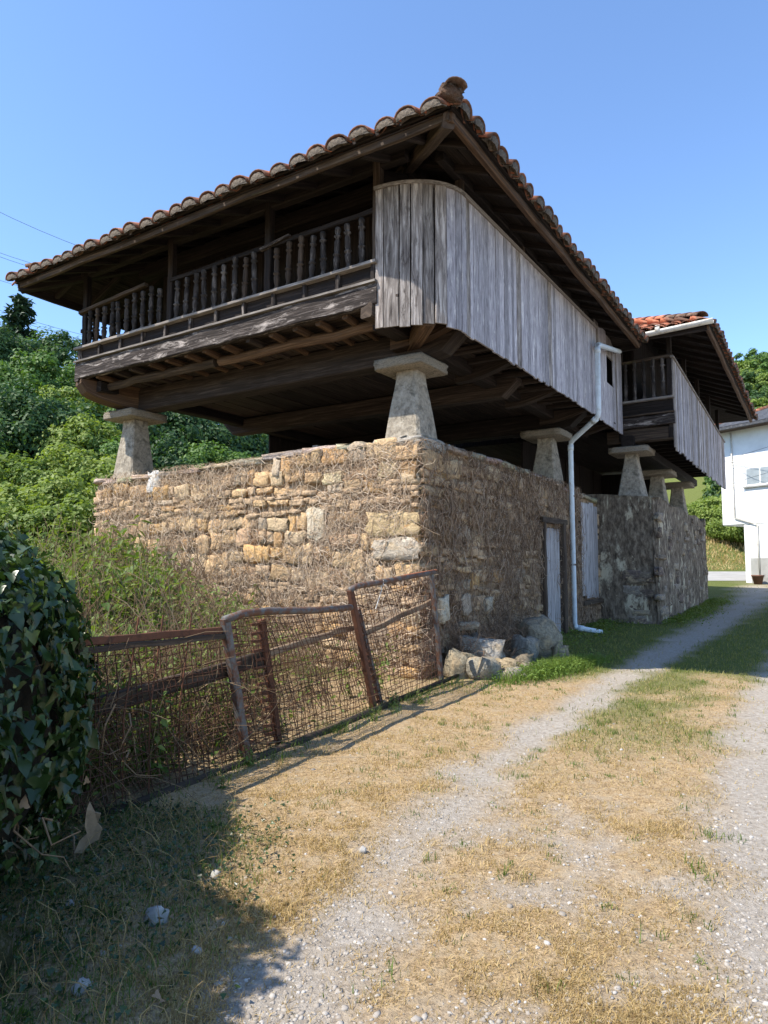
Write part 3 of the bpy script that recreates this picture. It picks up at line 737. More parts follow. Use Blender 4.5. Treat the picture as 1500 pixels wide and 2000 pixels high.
# turned balusters
def baluster_mesh(mat):
    k_ = 1.12; prof = [(a_*k_, b_) for a_, b_ in [(.038, 0), (.04, .05), (.026, .075), (.03, .1), (.04, .16), (.044, .22), (.03, .265), (.05, .28), (.05, .295), (.03, .31), (.038, .36), (.036, .5), (.024, .555), (.048, .575), (.048, .59), (.026, .61), (.036, .64), (.042, .68), (.036, .72)]]
    m = MB(); n = 8; m.ring_sweep([[(r*math.cos(6.283*k/n), r*math.sin(6.283*k/n), z) for k in range(n)] for r, z in prof], [z for r, z in prof], [k*.025 for k in range(n+1)])
    return m.mesh('baluster', mat, True)
M_bal = wood('wood_baluster', (.012, .010, .009), (.045, .037, .033), (.24, .21, .19), bump=.8, lng=3, grain=14)
BAL = [baluster_mesh(M_bal), baluster_mesh(M_bal), baluster_mesh(M_old)]
posts_y = [.25, 2.22, 4.42, 6.78]
for a, b, n in ((.25, 2.22, 8), (2.22, 4.42, 9), (4.42, 6.78, 10)):
    for k in range(n):
        y = a+(b-a)*(k+1)/(n+1)
        put('baluster', R.choice(BAL[:2] if R.random() < .75 else BAL[2:]), gr1, (-OL-.01, y, 5.69-.007*y), (R.uniform(-.03, .03), R.uniform(-.05, .05), R.random()*3), (1, 1, R.uniform(.88, 1.03)))
for y in posts_y:
    obj('post', MB().beam((-OL+.06, y, 5.15), (-OL+.06, y, 7.2), .12, .11, (1, 0, 0), 8, .006), M_dark if y > 1 else M_old, gr1)
obj('top_rail', MB().beam((-OL+.04, .3, 6.44), (-OL+.03, 2.1, 6.42), .07, .07, (0, 0, 1), 6, .006), M_dark, gr1)
obj('top_rail', MB().beam((-OL-.02, 1.75, 6.46), (-OL-.02, 2.32, 6.38), .06, .045, (0, 0, 1), 3, .006), M_fascia, gr1)
obj('top_rail', MB().beam((-OL+.03, 2.3, 6.42), (-OL+.03, 4.4, 6.40), .07, .07, (0, 0, 1), 6, .006), M_dark, gr1)
obj('top_rail', MB().beam((-OL+.0, 5.0, 6.46), (-OL-.02, 6.86, 6.32), .08, .06, (0, 0, 1), 6, .006), M_old, gr1)
# far left end of the balcony
obj('end_beam', MB().beam((-OL-.05, 6.86, 5.18), (2.4, 6.86, 5.18), .12, .34, (0, 0, 1), 8, .01), M_fascia, gr1)
obj('end_panel', MB().beam((-OL, 6.85, 5.5), (2.4, 6.85, 5.5), .05, .24, (0, 0, 1), 6, .004), M_dark, gr1)
obj('end_rail', MB().beam((-OL, 6.86, 5.63), (2.4, 6.86, 5.63), .12, .05, (0, 0, 1), 6, .004), M_dark, gr1)
obj('end_rail', MB().beam((-OL, 6.86, 6.33), (2.4, 6.86, 6.33), .1, .07, (0, 0, 1), 6, .004), M_dark, gr1)
obj('end_rail', MB().beam((-OL, 6.84, 5.98), (2.4, 6.84, 5.98), .05, .07, (0, 0, 1), 6, .004), M_dark, gr1)
for k in range(6): put('baluster', BAL[2], gr1, (-.45+k*.42, 6.86, 5.64), (0, R.uniform(-.03, .03), 0), (1.05, 1.05, .95))
obj('post', MB().beam((2.3, 6.84, 5.2), (2.3, 6.84, 7.2), .12, .12, (1, 0, 0), 6, .006), M_dark, gr1)
# plank skirt: rounded corner then straight along the lane
def skirt_path():
    pts = []; n = 60; cx, cy, rx, ry = 0., .24, OL+.02, .24+OR
    for i in range(n+1):
        a = math.pi+math.pi/2*i/n; pts.append((cx+rx*math.cos(a), cy+ry*math.sin(a)))
    pts.append((6.62, -OR)); return pts
def path_at(pts, s):
    for a, b in zip(pts, pts[1:]):
        l = math.hypot(b[0]-a[0], b[1]-a[1])
        if s <= l or b is pts[-1]:
            t = s/l; return (a[0]+(b[0]-a[0])*t, a[1]+(b[1]-a[1])*t), ((b[0]-a[0])/l, (b[1]-a[1])/l)
        s -= l
SP = skirt_path(); total = sum(math.hypot(b[0]-a[0], b[1]-a[1]) for a, b in zip(SP, SP[1:]))
corner_w = [.13, .22, .15, .16, .16, .17, .16]; s = 0; k = 0
while s < total-.05:
    w = corner_w[k] if k < len(corner_w) else R.uniform(.10, .18); w = min(w, total-s)
    (px, py), (tx, ty) = path_at(SP, s+w/2); nx, ny = ty, -tx
    off = R.uniform(-.006, .006)+(R.uniform(-.012, .012) if k < 7 else 0)
    zb = ZB+R.uniform(-.02, .02)+.014*max(0, px)+(.0 if k > 6 else R.uniform(-.01, .02)); zt = ZT+.018*max(0, px)
    lean = R.uniform(-.008, .008)
    mat = M_corner if k < 6 else (M_grey if R.random() < .92 else M_corner)
    obj('skirt_plank', MB().beam((px+nx*off, py+ny*off, zb), (px+nx*off+tx*lean, py+ny*off+ty*lean, zt), w-(.012 if k < 7 else .005), .028, (nx, ny, 0), 6, .003, .1), mat, gr1)
    s += w; k += 1
cap = MB(); rings = []; us = []; acc = 0
for i, (px, py) in enumerate(SP):
    a = SP[max(i-1, 0)]; b = SP[min(i+1, len(SP)-1)]; l = math.hypot(b[0]-a[0], b[1]-a[1]); nx, ny = (b[1]-a[1])/l, -(b[0]-a[0])/l
    z = ZT+.018*max(0, px)+.01; acc += .1
    rings.append([(px+nx*o, py+ny*o, z+h) for o, h in ((-.05, -.02), (.045, -.02), (.05, .025), (-.05, .025))]); us.append(acc)
cap.ring_sweep(rings, us, [0, .1, .14, .24, .28]); obj('skirt_cap', cap, M_rail, gr1)
inner = MB(); rings = []; us = []; acc = 0
for zc, nm in ((5.05, 'skirt_rail'), (6.35, 'skirt_rail')):
    inner = MB(); rings = []; us = []; acc = 0
    for i, (px, py) in enumerate(SP):
        a = SP[max(i-1, 0)]; b = SP[min(i+1, len(SP)-1)]; l = math.hypot(b[0]-a[0], b[1]-a[1]); nx, ny = (b[1]-a[1])/l, -(b[0]-a[0])/l; acc += .1
        rings.append([(px+nx*o, py+ny*o, zc+h) for o, h in ((-.10, -.06), (-.03, -.06), (-.03, .06), (-.10, .06))]); us.append(acc)
    inner.ring_sweep(rings, us, [0, .1, .2, .3, .4]); obj(nm, inner, M_dark, gr1)
obj('beam_end', MB().beam((-OL-.06, .36, 5.02), (-OL+.4, .3, 5.0), .2, .2, (0, 0, 1), 3, .01), M_old, gr1)
# planked bay at the end of the lane side with a slot window
x = 6.68
while x < 9.0:
    w = R.uniform(.14, .2)
    if 7.75 < x+w/2 < 8.3:
        obj('bay_plank', MB().beam((x+w/2, -OR+.06, 4.86), (x+w/2, -OR+.06, 5.85), w-.008, .03, (0, -1, 0), 4, .003), M_grey, gr1)
        obj('bay_plank', MB().beam((x+w/2, -OR+.06, 6.5), (x+w/2, -OR+.06, 7.05), w-.008, .03, (0, -1, 0), 4, .003), M_corner, gr1)
    else: obj('bay_plank', MB().beam((x+w/2, -OR+.06, 4.86+R.uniform(-.02, .02)), (x+w/2, -OR+.06, 7.05 if x < 8 else 6.9), w-.008, .03, (0, -1, 0), 5, .003), R.choice([M_grey, M_corner]), gr1)
    x += w
# roof posts on the lane side
for x in (.1, 2.45, 4.4, 5.9): obj('post', MB().beam((x, -OR+.1, 5.1), (x, -OR+.1, 7.06), .11, .11, (1, 0, 0), 6, .006), M_old if x < 3 else M_dark, gr1)
# chamber behind the balconies
def chamber(root, x0, x1, y0, y1, z0, z1, mat):
    y = y0
    while y < y1-.01:
        w = min(R.uniform(.2, .32), y1-y); obj('chamber_plank', MB().beam((x0, y+w/2, z0), (x0, y+w/2, z1), w-.008, .05, (-1, 0, 0), 4, .004), mat, root); y += w
    x = x0
    while x < x1-.01:
        w = min(R.uniform(.24, .36), x1-x); obj('chamber_plank', MB().beam((x+w/2, y0, z0), (x+w/2, y0, z1), w-.008, .05, (0, -1, 0), 4, .004), mat, root); x += w
    obj('chamber_back', MB().quad((x1, y0, z0), (x1, y1, z0), (x1, y1, z1), (x1, y0, z1)).quad((x0, y1, z0), (x0, y1, z1), (x1, y1, z1), (x1, y1, z0)), mat, root)
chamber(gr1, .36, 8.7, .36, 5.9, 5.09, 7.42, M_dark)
obj('wall_plate', MB().beam((.2, .0, 7.3), (.2, 6.3, 7.3), .24, .26, (0, 0, 1), 8, .015), M_dark, gr1)
obj('wall_plate', MB().beam((-.1, .2, 7.2), (8.6, .2, 7.2), .24, .24, (0, 0, 1), 8, .015), M_dark, gr1)
obj('plate_beam', MB().beam((-OL+.08, -.2, 7.1), (-OL+.08, 7.0, 7.1), .13, .15, (0, 0, 1), 8, .012), M_dark, gr1)
obj('plate_beam', MB().beam((-.5, -OR+.1, 7.04), (8.2, -OR+.1, 7.04), .12, .14, (0, 0, 1), 8, .012), M_dark, gr1)
obj('corner_brace', MB().tube([(-.6, .3, 6.95), (-.2, .2, 7.05), (.25, .35, 7.2)], [.12, .15, .17], 8), M_dark, gr1)
# roof
rf = Roof(gr1, -1.5, 8.4, -1.28, 7.8, 6.84, .42, .335); rf.deck()
rf.tiles('L', 2, True); rf.tiles('R', 1, True); rf.tiles('B', 0); rf.tiles('E', 0); rf.rest()
rf.hip(-1.5, -1.28, 1, 1, 8, .9, 0); rf.hip(-1.5, 7.8, 1, -1, 8, 1.15); rf.hip(8.4, -1.28, -1, 1, 8, 1.1)
for k, (q, sc_) in enumerate((((-1.45, -1.23, 7.06), (.12, .10, .09)), ((-1.40, -1.18, 7.12), (.10, .08, .07)), ((-1.52, -1.28, 7.0), (.12, .12, .07)))): put('hip_finial', stone_mesh(55+k, M_tile_old, .4, .25, 5), rf.o, q, (.2*k, -.35, .78), sc_)
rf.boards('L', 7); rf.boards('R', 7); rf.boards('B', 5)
rf.rafters('L', .62, .1, 1.9); rf.rafters('R', .66, .1, 1.9); rf.rafters('B', .7, .1, 1.7)
rf.fascia('L', .115, .06, M_old, -.03); rf.fascia('R', .13, .08, M_warm, -.04); rf.fascia('B', .15, .07, M_dark, -.05); rf.fascia('E', .15, .07, M_dark, -.05)
obj('hip_rafter', MB().beam((-1.44, -1.22, 6.76), (.3, .52, 7.49), .15, .17, (0, 0, 1), 6, .012), M_old, rf.o)
obj('hip_rafter', MB().beam((-1.44, 7.74, 6.76), (.3, 6.0, 7.49), .15, .17, (0, 0, 1), 6, .012), M_dark, rf.o)

# ------------------------------------------------------------------ second granary
gr2 = thing('raised_granary', 'farther grey-planked granary behind the downpipe, orange roof tiles showing above a gutter', 'granary', wl(9.25, -1.82, 0), RZ)
def b2(*a, **k): return MB().beam(*a, **k)
L2 = 10.6
x = 0
while x < L2:
    w = R.uniform(.14, .22); bend = R.uniform(-.02, .02)
    obj('skirt_plank', b2((x+w/2+bend, 0, 4.42+R.uniform(-.05, .04)), (x+w/2, 0, 6.64-.045*x), w-.012, .03, (0, -1, 0), 6, .006), R.choice([M_grey, M_grey, M_corner]), gr2); x += w
obj('skirt_cap', b2((-.05, -.01, 6.67), (L2, -.01, 6.67-.045*L2), .09, .045, (0, 0, 1), 8, .004), M_rail, gr2)
obj('skirt_rail', b2((0, .06, 5.0), (L2, .06, 5.0), .07, .12, (0, 0, 1), 4, .004), M_dark, gr2)
obj('skirt_rail', b2((0, .06, 6.2), (L2, .06, 6.0), .07, .12, (0, 0, 1), 4, .004), M_dark, gr2)
obj('end_beam', b2((0, -.03, 5.16), (0, 1.3, 5.12), .12, .26, (0, 0, 1), 5, .01), M_fascia, gr2)
obj('end_panel', b2((.02, .0, 5.48), (.02, 1.3, 5.46), .05, .3, (0, 0, 1), 4, .004), M_dark, gr2)
obj('end_rail', b2((-.02, -.03, 5.68), (-.02, 1.3, 5.66), .13, .06, (0, 0, 1), 4, .005), M_rail, gr2)
obj('end_rail', b2((0, -.02, 6.70), (0, 1.3, 6.68), .09, .07, (0, 0, 1), 4, .005), M_old, gr2)
obj('end_moulding', b2((-.03, -.03, 5.32), (-.03, 1.3, 5.3), .12, .04, (0, 0, 1), 4, .005), M_old, gr2)
for k in range(5): put('baluster', BAL[R.choice((0, 1))], gr2, (0, .22+k*.22, 5.70), (0, 0, k), (1.1, 1.1, 1.36))
for x, y in ((.06, .07), (.06, 1.24), (2.6, .12), (5.0, .12), (7.5, .12), (9.9, .12)): obj('post', b2((x, y, 4.7), (x, y, 7.5 if x < 1 else 7.3), .12, .12, (1, 0, 0), 5, .006), M_dark, gr2)
for i in range(4): obj('balcony_floor_board', b2((0, .15+i*.3, 5.05), (L2, .15+i*.3, 5.05), .28, .04, (0, 0, 1), 4, .004), M_dark, gr2)
for i in range(16): obj('joist', b2((.2+i*.66, .05, 4.95), (.2+i*.66, 1.4, 4.95), .1, .12, (0, 0, 1), 2, .006), M_dark, gr2)
obj('end_corbel', b2((.12, .02, 4.82), (.12, 1.6, 4.82), .2, .34, (0, 0, 1), 4, .01), M_old, gr2)
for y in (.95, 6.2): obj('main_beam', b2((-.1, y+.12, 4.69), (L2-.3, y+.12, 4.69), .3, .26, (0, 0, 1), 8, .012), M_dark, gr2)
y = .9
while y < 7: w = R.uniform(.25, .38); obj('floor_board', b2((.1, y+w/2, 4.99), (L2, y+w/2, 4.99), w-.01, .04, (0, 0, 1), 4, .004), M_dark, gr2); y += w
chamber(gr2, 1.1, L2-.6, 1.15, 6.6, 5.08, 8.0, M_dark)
r2 = Roof(gr2, -.72, L2+.8, -.93, 7.6, 7.08, .42, .30); r2.deck()
r2.tiles('L', 6, False); r2.tiles('R', 1, True); r2.tiles('B', 0); r2.rest()
r2.hip(-.72, -.93, 1, 1, 9, 1.1)
r2.boards('L', 6); r2.boards('R', 6); r2.rafters('L', .7, .1, 1.8); r2.rafters('R', .75, .1, 1.8)
r2.fascia('R', .13, .08, M_warm, -.04); r2.fascia('L', .13, .06, M_dark, -.05)

# ------------------------------------------------------------------ gutter and downpipe
gut = thing('rain_gutter', 'pale plastic gutter and downpipe bent down the lane wall between the two granaries', 'gutter', wl(6.6, -.15, 0), RZ)
def gl(x, y, z): return (x-6.6, y+.15, z)
m = MB(); gx = 8.44; n = 8; r = .095; rings = []; us = []
for i in range(9):
    y = -2.85+i*(2.2/8); z = 7.16-.012*i
    rings.append([gl(gx+math.cos(math.pi+math.pi*k/n)*r, y, z+math.sin(math.pi+math.pi*k/n)*r) for k in range(n+1)]+[gl(gx+math.cos(-math.pi*k/n)*(r-.012), y, z+math.sin(-math.pi*k/n)*(r-.012)) for k in range(n+1)]); us.append(y)
m.ring_sweep(rings, us, [k*.03 for k in range(2*n+3)]); obj('gutter_trough', m, M_gutter, gut, True)
obj('joint_ring', MB().tube([gl(gx, -1.72, 7.13), gl(gx, -1.62, 7.13)], .112, 12), M_gutter, gut, True)
PIPE0 = [gl(8.44, -.78, 7.06), gl(8.42, -.8, 6.74), gl(6.15, -.86, 6.28), gl(6.1, -.86, 4.72), gl(6.54, -.12, 4.32), gl(6.56, -.12, .27), gl(6.75, -.66, .17)]
PIPE = [Vector(PIPE0[0])]
for a_, b_, c_ in zip(PIPE0, PIPE0[1:], PIPE0[2:]):
    a_, b_, c_ = Vector(a_), Vector(b_), Vector(c_); r_ = min(.09, (a_-b_).length*.4, (c_-b_).length*.4); p_ = b_+(a_-b_).normalized()*r_; q_ = b_+(c_-b_).normalized()*r_
    PIPE += [p_, p_.lerp(b_, .5).lerp(b_.lerp(q_, .5), .5), q_]
PIPE.append(Vector(PIPE0[-1]))
obj('downpipe', MB().tube(PIPE, .056, 12), M_pvc, gut, True)
for i in (4, 7, 10, 13):
    a = Vector(PIPE[i+2]); b = Vector(PIPE[i+3]); d = (b-a).normalized(); obj('pipe_socket', MB().tube([a-d*.02, a+d*.1], .066, 12), M_pvc, gut, True)
for z in (1.6, 3.1): obj('pipe_clip', MB().tube([gl(6.56, -.12, z), gl(6.56, -.12, z+.04)], .063, 10).beam(gl(6.56, -.12, z+.02), gl(6.56, .03, z+.02), .03, .03), M_steel, gut)

# boards stored on the wall top under the granary
for i, (a, b, w, h, lab) in enumerate([((1.0, 2.6, 3.5), (1.4, 1.2, 3.52), .14, .1, 'dark timber lying on the rubble wall top left of the near pillar'),
                                        ((.8, 2.45, 3.34), (.8, 2.45, 3.62), .12, .12, 'short pale stump of timber standing on the rubble wall top'),
                                        ((3.2, 4.0, 3.18), (3.2, 4.0, 3.75), .12, .1, 'dark reddish timber upright standing behind the rubble wall top')]):
    t = tag(obj('stored_timber', MB().beam(a, b, w, h, (1, 0, 0) if i else (0, 0, 1), 4, .01), M_old if i != 1 else M_rail), lab, 'timber'); t.matrix_world = Matrix.Translation(wl(0, 0, 0))@Matrix.Rotation(RZ, 4, 'Z')

# ------------------------------------------------------------------ rocks by the wall
def rock(u, v, sx, sy, sz, c, label, rz=0, zoff=0, k=0):
    x, y = u, v; o = put('rock', ROCKS[k], None, (x, y, gz(x, y)+sz*.6+zoff), (R.uniform(-.2, .2), R.uniform(-.2, .2), rz), (sx*.86, sy*.86, sz*.9), (c[0]*.9, c[1]*.83, c[2]*.72))
    return tag(o, label, 'rock', 'rocks heaped at the foot of the lane wall')
rock(1.06, 9.55, .22, .2, .22, (.36, .33, .26), 'rounded grey-tan rock at the left end of the heap by the fence', .4, .0, 0)
rock(1.38, 9.45, .26, .2, .17, (.38, .37, .33), 'grooved grey boulder at the front of the rock heap', 1.0, 0, 1)
rock(1.66, 9.72, .22, .14, .14, (.46, .39, .28), 'tan wedge-shaped stone right of the grooved boulder', -.3, 0, 2)
rock(1.42, 10.05, .34, .24, .24, (.50, .49, .47), 'white mottled slab leaning in the middle of the rock heap', -.6, .12, 3)
rock(1.25, 10.25, .17, .1, .07, (.5, .44, .37), 'small pale pinkish stone on top of the rock heap', .1, .58, 4)
rock(2.0, 10.05, .17, .15, .15, (.36, .31, .24), 'brownish stone at the right end of the rock heap', .3, 0, 5)
rock(2.55, 11.35, .30, .27, .34, (.34, .32, .27), 'big rounded mossy rock against the wall near the door', .2, .1, 6)
rock(2.2, 10.75, .2, .16, .24, (.33, .33, .32), 'grey upright stone between the heap and the big rounded rock', .7, .02, 7)
rock(2.85, 11.1, .15, .13, .15, (.44, .38, .3), 'small tan stone at the foot of the door jamb', 1.1, .0, 0)
for k in range(14):
    x_, y_ = 1.0+1.15*R.random(), 9.3+.75*R.random(); s_ = R.uniform(.045, .1)
    tag(put('rubble_stone', R.choice(ROCKS), None, (x_, y_, gz(x_, y_)+s_*.4), (R.random(), R.random(), R.random()*6), (s_*1.2, s_, s_*.8), R.choice([(.34, .28, .2), (.4, .36, .29), (.28, .22, .16)])), 'small broken stone scattered at the foot of the rock heap', 'stone', 'rubble at the foot of the rock heap')
for (s, z, l, h, c) in [(.52, .98, .24, .34, (.55, .49, .38)), (1.25, 1.0, .3, .3, (.36, .29, .22)), (2.1, .95, .26, .24, (.4, .34, .26))]:
    put('stone', R.choice(STONES), base1, (s, -.02, z), (0, R.uniform(-.2, .2), 0), (l/2, .09, h/2), c)

def gen_tangle(n):
    a = NR.uniform(.55, 3.4, n); o_ = np.abs(NR.normal(0, .28, n))+.03; p = C[None]+a[:, None]*Bv-o_[:, None]*Av
    return np.column_stack([p, terrain(p[:, 0], p[:, 1])+NR.random(n)**1.3*.75*np.exp(-o_*1.2)+.03])
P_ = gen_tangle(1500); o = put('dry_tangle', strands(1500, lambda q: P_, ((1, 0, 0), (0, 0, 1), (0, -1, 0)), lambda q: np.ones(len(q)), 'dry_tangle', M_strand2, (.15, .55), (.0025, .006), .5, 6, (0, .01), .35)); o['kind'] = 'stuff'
# ------------------------------------------------------------------ fence of old mesh frames
F0 = Vector((-1.80, 4.49, 0)); FD = Vector((.48, .877, 0)).normalized(); FN = Vector((FD.y, -FD.x, 0))   # FN towards the lane
FA = math.atan2(FD.y, FD.x)
def fp(s, z, o=0): p = F0+FD*s+FN*o; return Vector((p.x, p.y, z+gz(p.x, p.y)-.02))
def wires(name, c00, c10, c01, c11, nu, nv, rad, sag, parent):
    # woven net between four corners (bottom-left, bottom-right, top-left, top-right)
    V = []; F = []
    def P(u, v):
        p = (c00*(1-u)+c10*u)*(1-v)+(c01*(1-u)+c11*u)*v
        w = sag*math.sin(u*math.pi)*math.sin(v*math.pi); k = fbm(np.array([u*5]), np.array([v*5]), 9)[0]-.5
        return p+FN*(w+k*.05)+FD*(k*.03)+Vector((0, 0, (fbm(np.array([u*4+7]), np.array([v*4]), 13)[0]-.5)*.05))
    def line(pts):
        b = len(V); n = 3
        for i, p in enumerate(pts):
            d = (pts[min(i+1, len(pts)-1)]-pts[max(i-1, 0)]).normalized(); a = d.cross(FN).normalized()
            for k in range(n): V.append(p+(a*math.cos(2.094*k)+FN*math.sin(2.094*k))*rad)
        for i in range(len(pts)-1):
            for k in range(n): F.append((b+i*n+k, b+i*n+(k+1) % n, b+(i+1)*n+(k+1) % n, b+(i+1)*n+k))
    for i in range(nu+1):
        u = i/nu+R.uniform(-.3, .3)/nu
        if R.random() < .05: continue
        line([P(min(max(u+.004*math.sin(j*1.9+i), 0), 1), j/16) for j in range(17)])
    for j in range(nv+1):
        v = j/nv+R.uniform(-.25, .25)/nv
        if R.random() < .06: continue
        line([P(i/18, min(max(v+.004*math.sin(i*2.3+j), 0), 1)) for i in range(19)])
    o = put(name, mesh_np(name, [tuple(v) for v in V], F, mat=M_wire), parent); return o
def flat(root, o): o.matrix_parent_inverse = root.matrix_world.inverted(); return o
def fthing(name, label, s): 
    t = thing(name, label, 'fence', fp(s, 0)); bpy.context.view_layer.update(); return t
# left panel
t = fthing('fence_panel', 'leftmost rusty wire mesh fence panel beside the ivy, overgrown with weeds', .0)
flat(t, wires('wire_mesh', fp(-.5, .02), fp(1.38, .0), fp(-.55, 1.1), fp(1.1, 1.08), 30, 18, .0044, -.03, t))
flat(t, obj('top_bar', MB().beam(fp(-.7, 1.14), fp(1.1, 1.09), .03, .05, (0, 0, 1), 6, .006), M_rust, t))
flat(t, obj('top_bar', MB().beam(fp(-.7, 1.09, .02), fp(1.1, 1.04, .02), .03, .04, (0, 0, 1), 6, .006), M_old, t))
for s in (.12, .34, .62): flat(t, obj('steel_rod', MB().tube([fp(s+.02, .02, .02), fp(s, .6, .03), fp(s+.13, 1.25, .0)], .007, 5), M_rust, t))
# middle panel
t = fthing('fence_panel', 'middle wire mesh fence panel with grey bowed top bar and leaning grey post', 1.38)
flat(t, wires('wire_mesh', fp(1.42, .0), fp(3.5, .0), fp(1.12, 1.16), fp(2.98, 1.12), 34, 20, .0042, .06, t))
flat(t, obj('post', MB().beam(fp(1.40, -.05, .02), fp(1.09, 1.18, .02), .075, .06, FN, 4, .003), M_steel, t))
flat(t, obj('top_bar', MB().tube([fp(1.07, 1.17, .03), fp(1.3, 1.205, .03), fp(1.6, 1.205, .03), (fp(2.3, 1.165, .03)), fp(2.98, 1.15, .03)], .033, 8), M_steel, t, True))
flat(t, obj('stile', MB().beam(fp(1.88, -.02, -.03), fp(1.6, 1.13, -.03), .07, .05, FN, 4, .004), M_rust, t))
for k in range(15):
    z = .06+k*.074; a = 1.40-.31*z/1.18; b = 1.88-.28*z/1.13; flat(t, obj('rung', MB().beam(fp(b, z, -.03), fp(b-.13-R.uniform(0, .04), z+R.uniform(-.01, .01), -.03), .02, .026), M_rust, t)); flat(t, obj('rung', MB().beam(fp(a+.02, z, -.0), fp(a+.13, z, -.01), .02, .026), M_rust, t))
# right panel
t = fthing('fence_panel', 'tall right wire mesh fence panel ending at the corner of the rubble wall', 3.5)
flat(t, wires('wire_mesh', fp(3.55, .0), fp(5.3, .06), fp(3.0, 1.33), fp(4.98, 1.45), 28, 22, .0042, .05, t))
flat(t, obj('post', MB().beam(fp(3.52, -.05, .02), fp(2.98, 1.33, .02), .07, .055, FN, 4, .004), M_rust, t))
flat(t, obj('post', MB().beam(fp(5.31, -.02, .02), fp(4.98, 1.47, .02), .06, .05, FN, 4, .004), M_steel, t))
flat(t, obj('stile', MB().beam(fp(3.73, .02, -.03), fp(3.22, 1.12, -.03), .06, .045, FN, 4, .004), M_steel, t))
for k in range(14):
    z = .08+k*.075; a = 3.52-.39*z; b = 3.73-.46*z; flat(t, obj('rung', MB().beam(fp(a, z, .0), fp(b, z, -.02), .02, .028), M_rust, t))
flat(t, obj('top_bar', MB().tube([fp(2.96, 1.33, .03), fp(3.1, 1.365, .03), fp(3.8, 1.40, .03), fp(5.05, 1.475, .03)], .032, 8), M_steel, t, True))
flat(t, obj('angle_iron', MB().beam(fp(4.2, 1.45, .03), fp(5.12, 1.5, .03), .03, .018), plain('red_rust', (.34, .12, .06), .8), t))
flat(t, obj('wire_tie', MB().tube([fp(3.62, 1.35, .06), fp(3.63, 1.41, .055), fp(3.64, 1.42, .02), fp(3.6, 1.3, .05), fp(3.5, 1.1, .03)], .005, 5), M_gutter, t))
# rails and bottom pole
tag(obj('wooden_rail', MB().beam(fp(-.5, .66, -.08), fp(1.75, .80, -.06), .05, .12, (0, 0, 1), 8, .01), M_old), 'mossy brown plank running behind the leftmost mesh panel at mid height', 'plank')
tag(obj('wooden_rail', MB().beam(fp(1.7, .8, -.1), fp(3.4, .94, -.1), .045, .06, (0, 0, 1), 8, .012), M_pole), 'weathered plank running behind the middle mesh panel', 'plank')
tag(obj('wooden_rail', MB().beam(fp(3.45, .83, -.1), fp(5.2, 1.08, -.08), .05, .065, (0, 0, 1), 8, .012), M_pole), 'weathered pole crossing behind the right mesh panel', 'plank')
tag(obj('ground_pole', MB().tube([fp(-.1, .03, .05), fp(.8, .03, .08), fp(1.9, .035, .12), fp(2.9, .04, .1), fp(3.7, .05, .1)], [.03, .036, .04, .038, .034], 8), M_old, None, True), 'long weathered pole lying on the ground along the foot of the fence', 'pole')
tag(obj('ground_pole', MB().tube([fp(3.75, .05, .08), fp(4.6, .06, .1), fp(5.6, .07, .12)], [.03, .032, .026], 8), M_dark, None, True), 'short dark pole lying at the foot of the right mesh panel by the rocks', 'pole')

# ------------------------------------------------------------------ leaves
def leaf_np(kind):
    if kind == 'ivy':
        o = [(0, .04), (.15, -.1), (.36, -.12), (.58, .02), (.44, .22), (.34, .36), (.3, .55), (0, 1.05)]
    elif kind == 'oval': o = [(0, 0), (.2, .2), (.27, .45), (.2, .75), (0, 1.05)]
    else: o = [(0, 0), (.16, .12), (.22, .35), (.13, .7), (0, 1.05)]
    ct = [(0, y) for x, y in o]
    V = []; F = []
    n = len(o)
    mid = [(0, o[0][1], 0), (0, .45, -.0), (0, o[-1][1], -.12)]
    V = [(0, .38, -.05)]+[(x, y, .28*x-.16*y*y) for x, y in o]+[(-x, y, .28*x-.16*y*y) for x, y in o[-2:0:-1]]
    m = len(V)-1; F = [(0, 1+k, 1+(k+1) % m) for k in range(m)]
    V = np.array(V); V[:, 1] -= .1
    return V, np.array(F)
LEAF = {k: leaf_np(k) for k in ('ivy', 'oval', 'long')}
LEAF['dia'] = (np.array([(0, -.1, 0), (.34, .4, .06), (0, .95, -.1), (-.34, .4, .06)]), np.array([(0, 1, 2), (0, 2, 3)]))
def orient(n, up, roll):
    # rotation matrices with local z = n and local y close to up
    n = n/np.linalg.norm(n, axis=1)[:, None]; y = up-n*(up*n).sum(1)[:, None]; y /= np.linalg.norm(y, axis=1)[:, None]+1e-9
    x = np.cross(y, n); c = np.cos(roll)[:, None]; s = np.sin(roll)[:, None]
    x2 = x*c+y*s; y2 = y*c-x*s; return np.stack([x2, y2, n], 2)
def leaf_cloud(name, kind, P, N, size, mat, up=None, roll=.5, quad=False):
    n = len(P); up = np.tile([0, 0, -1.], (n, 1)) if up is None else up
    Rm = orient(N, up, NR.normal(0, roll, n)); V, F = LEAF[kind]
    W = np.einsum('nij,vj->nvi', Rm, V)*size[:, None, None]+P[:, None]
    Fa = (F[None]+(np.arange(n)*len(V))[:, None, None]).reshape(-1, 3)
    return mesh_np(name, W.reshape(-1, 3), Fa, mat=mat, smooth=False)
def rdir(n): v = NR.normal(size=(n, 3)); return v/np.linalg.norm(v, axis=1)[:, None]

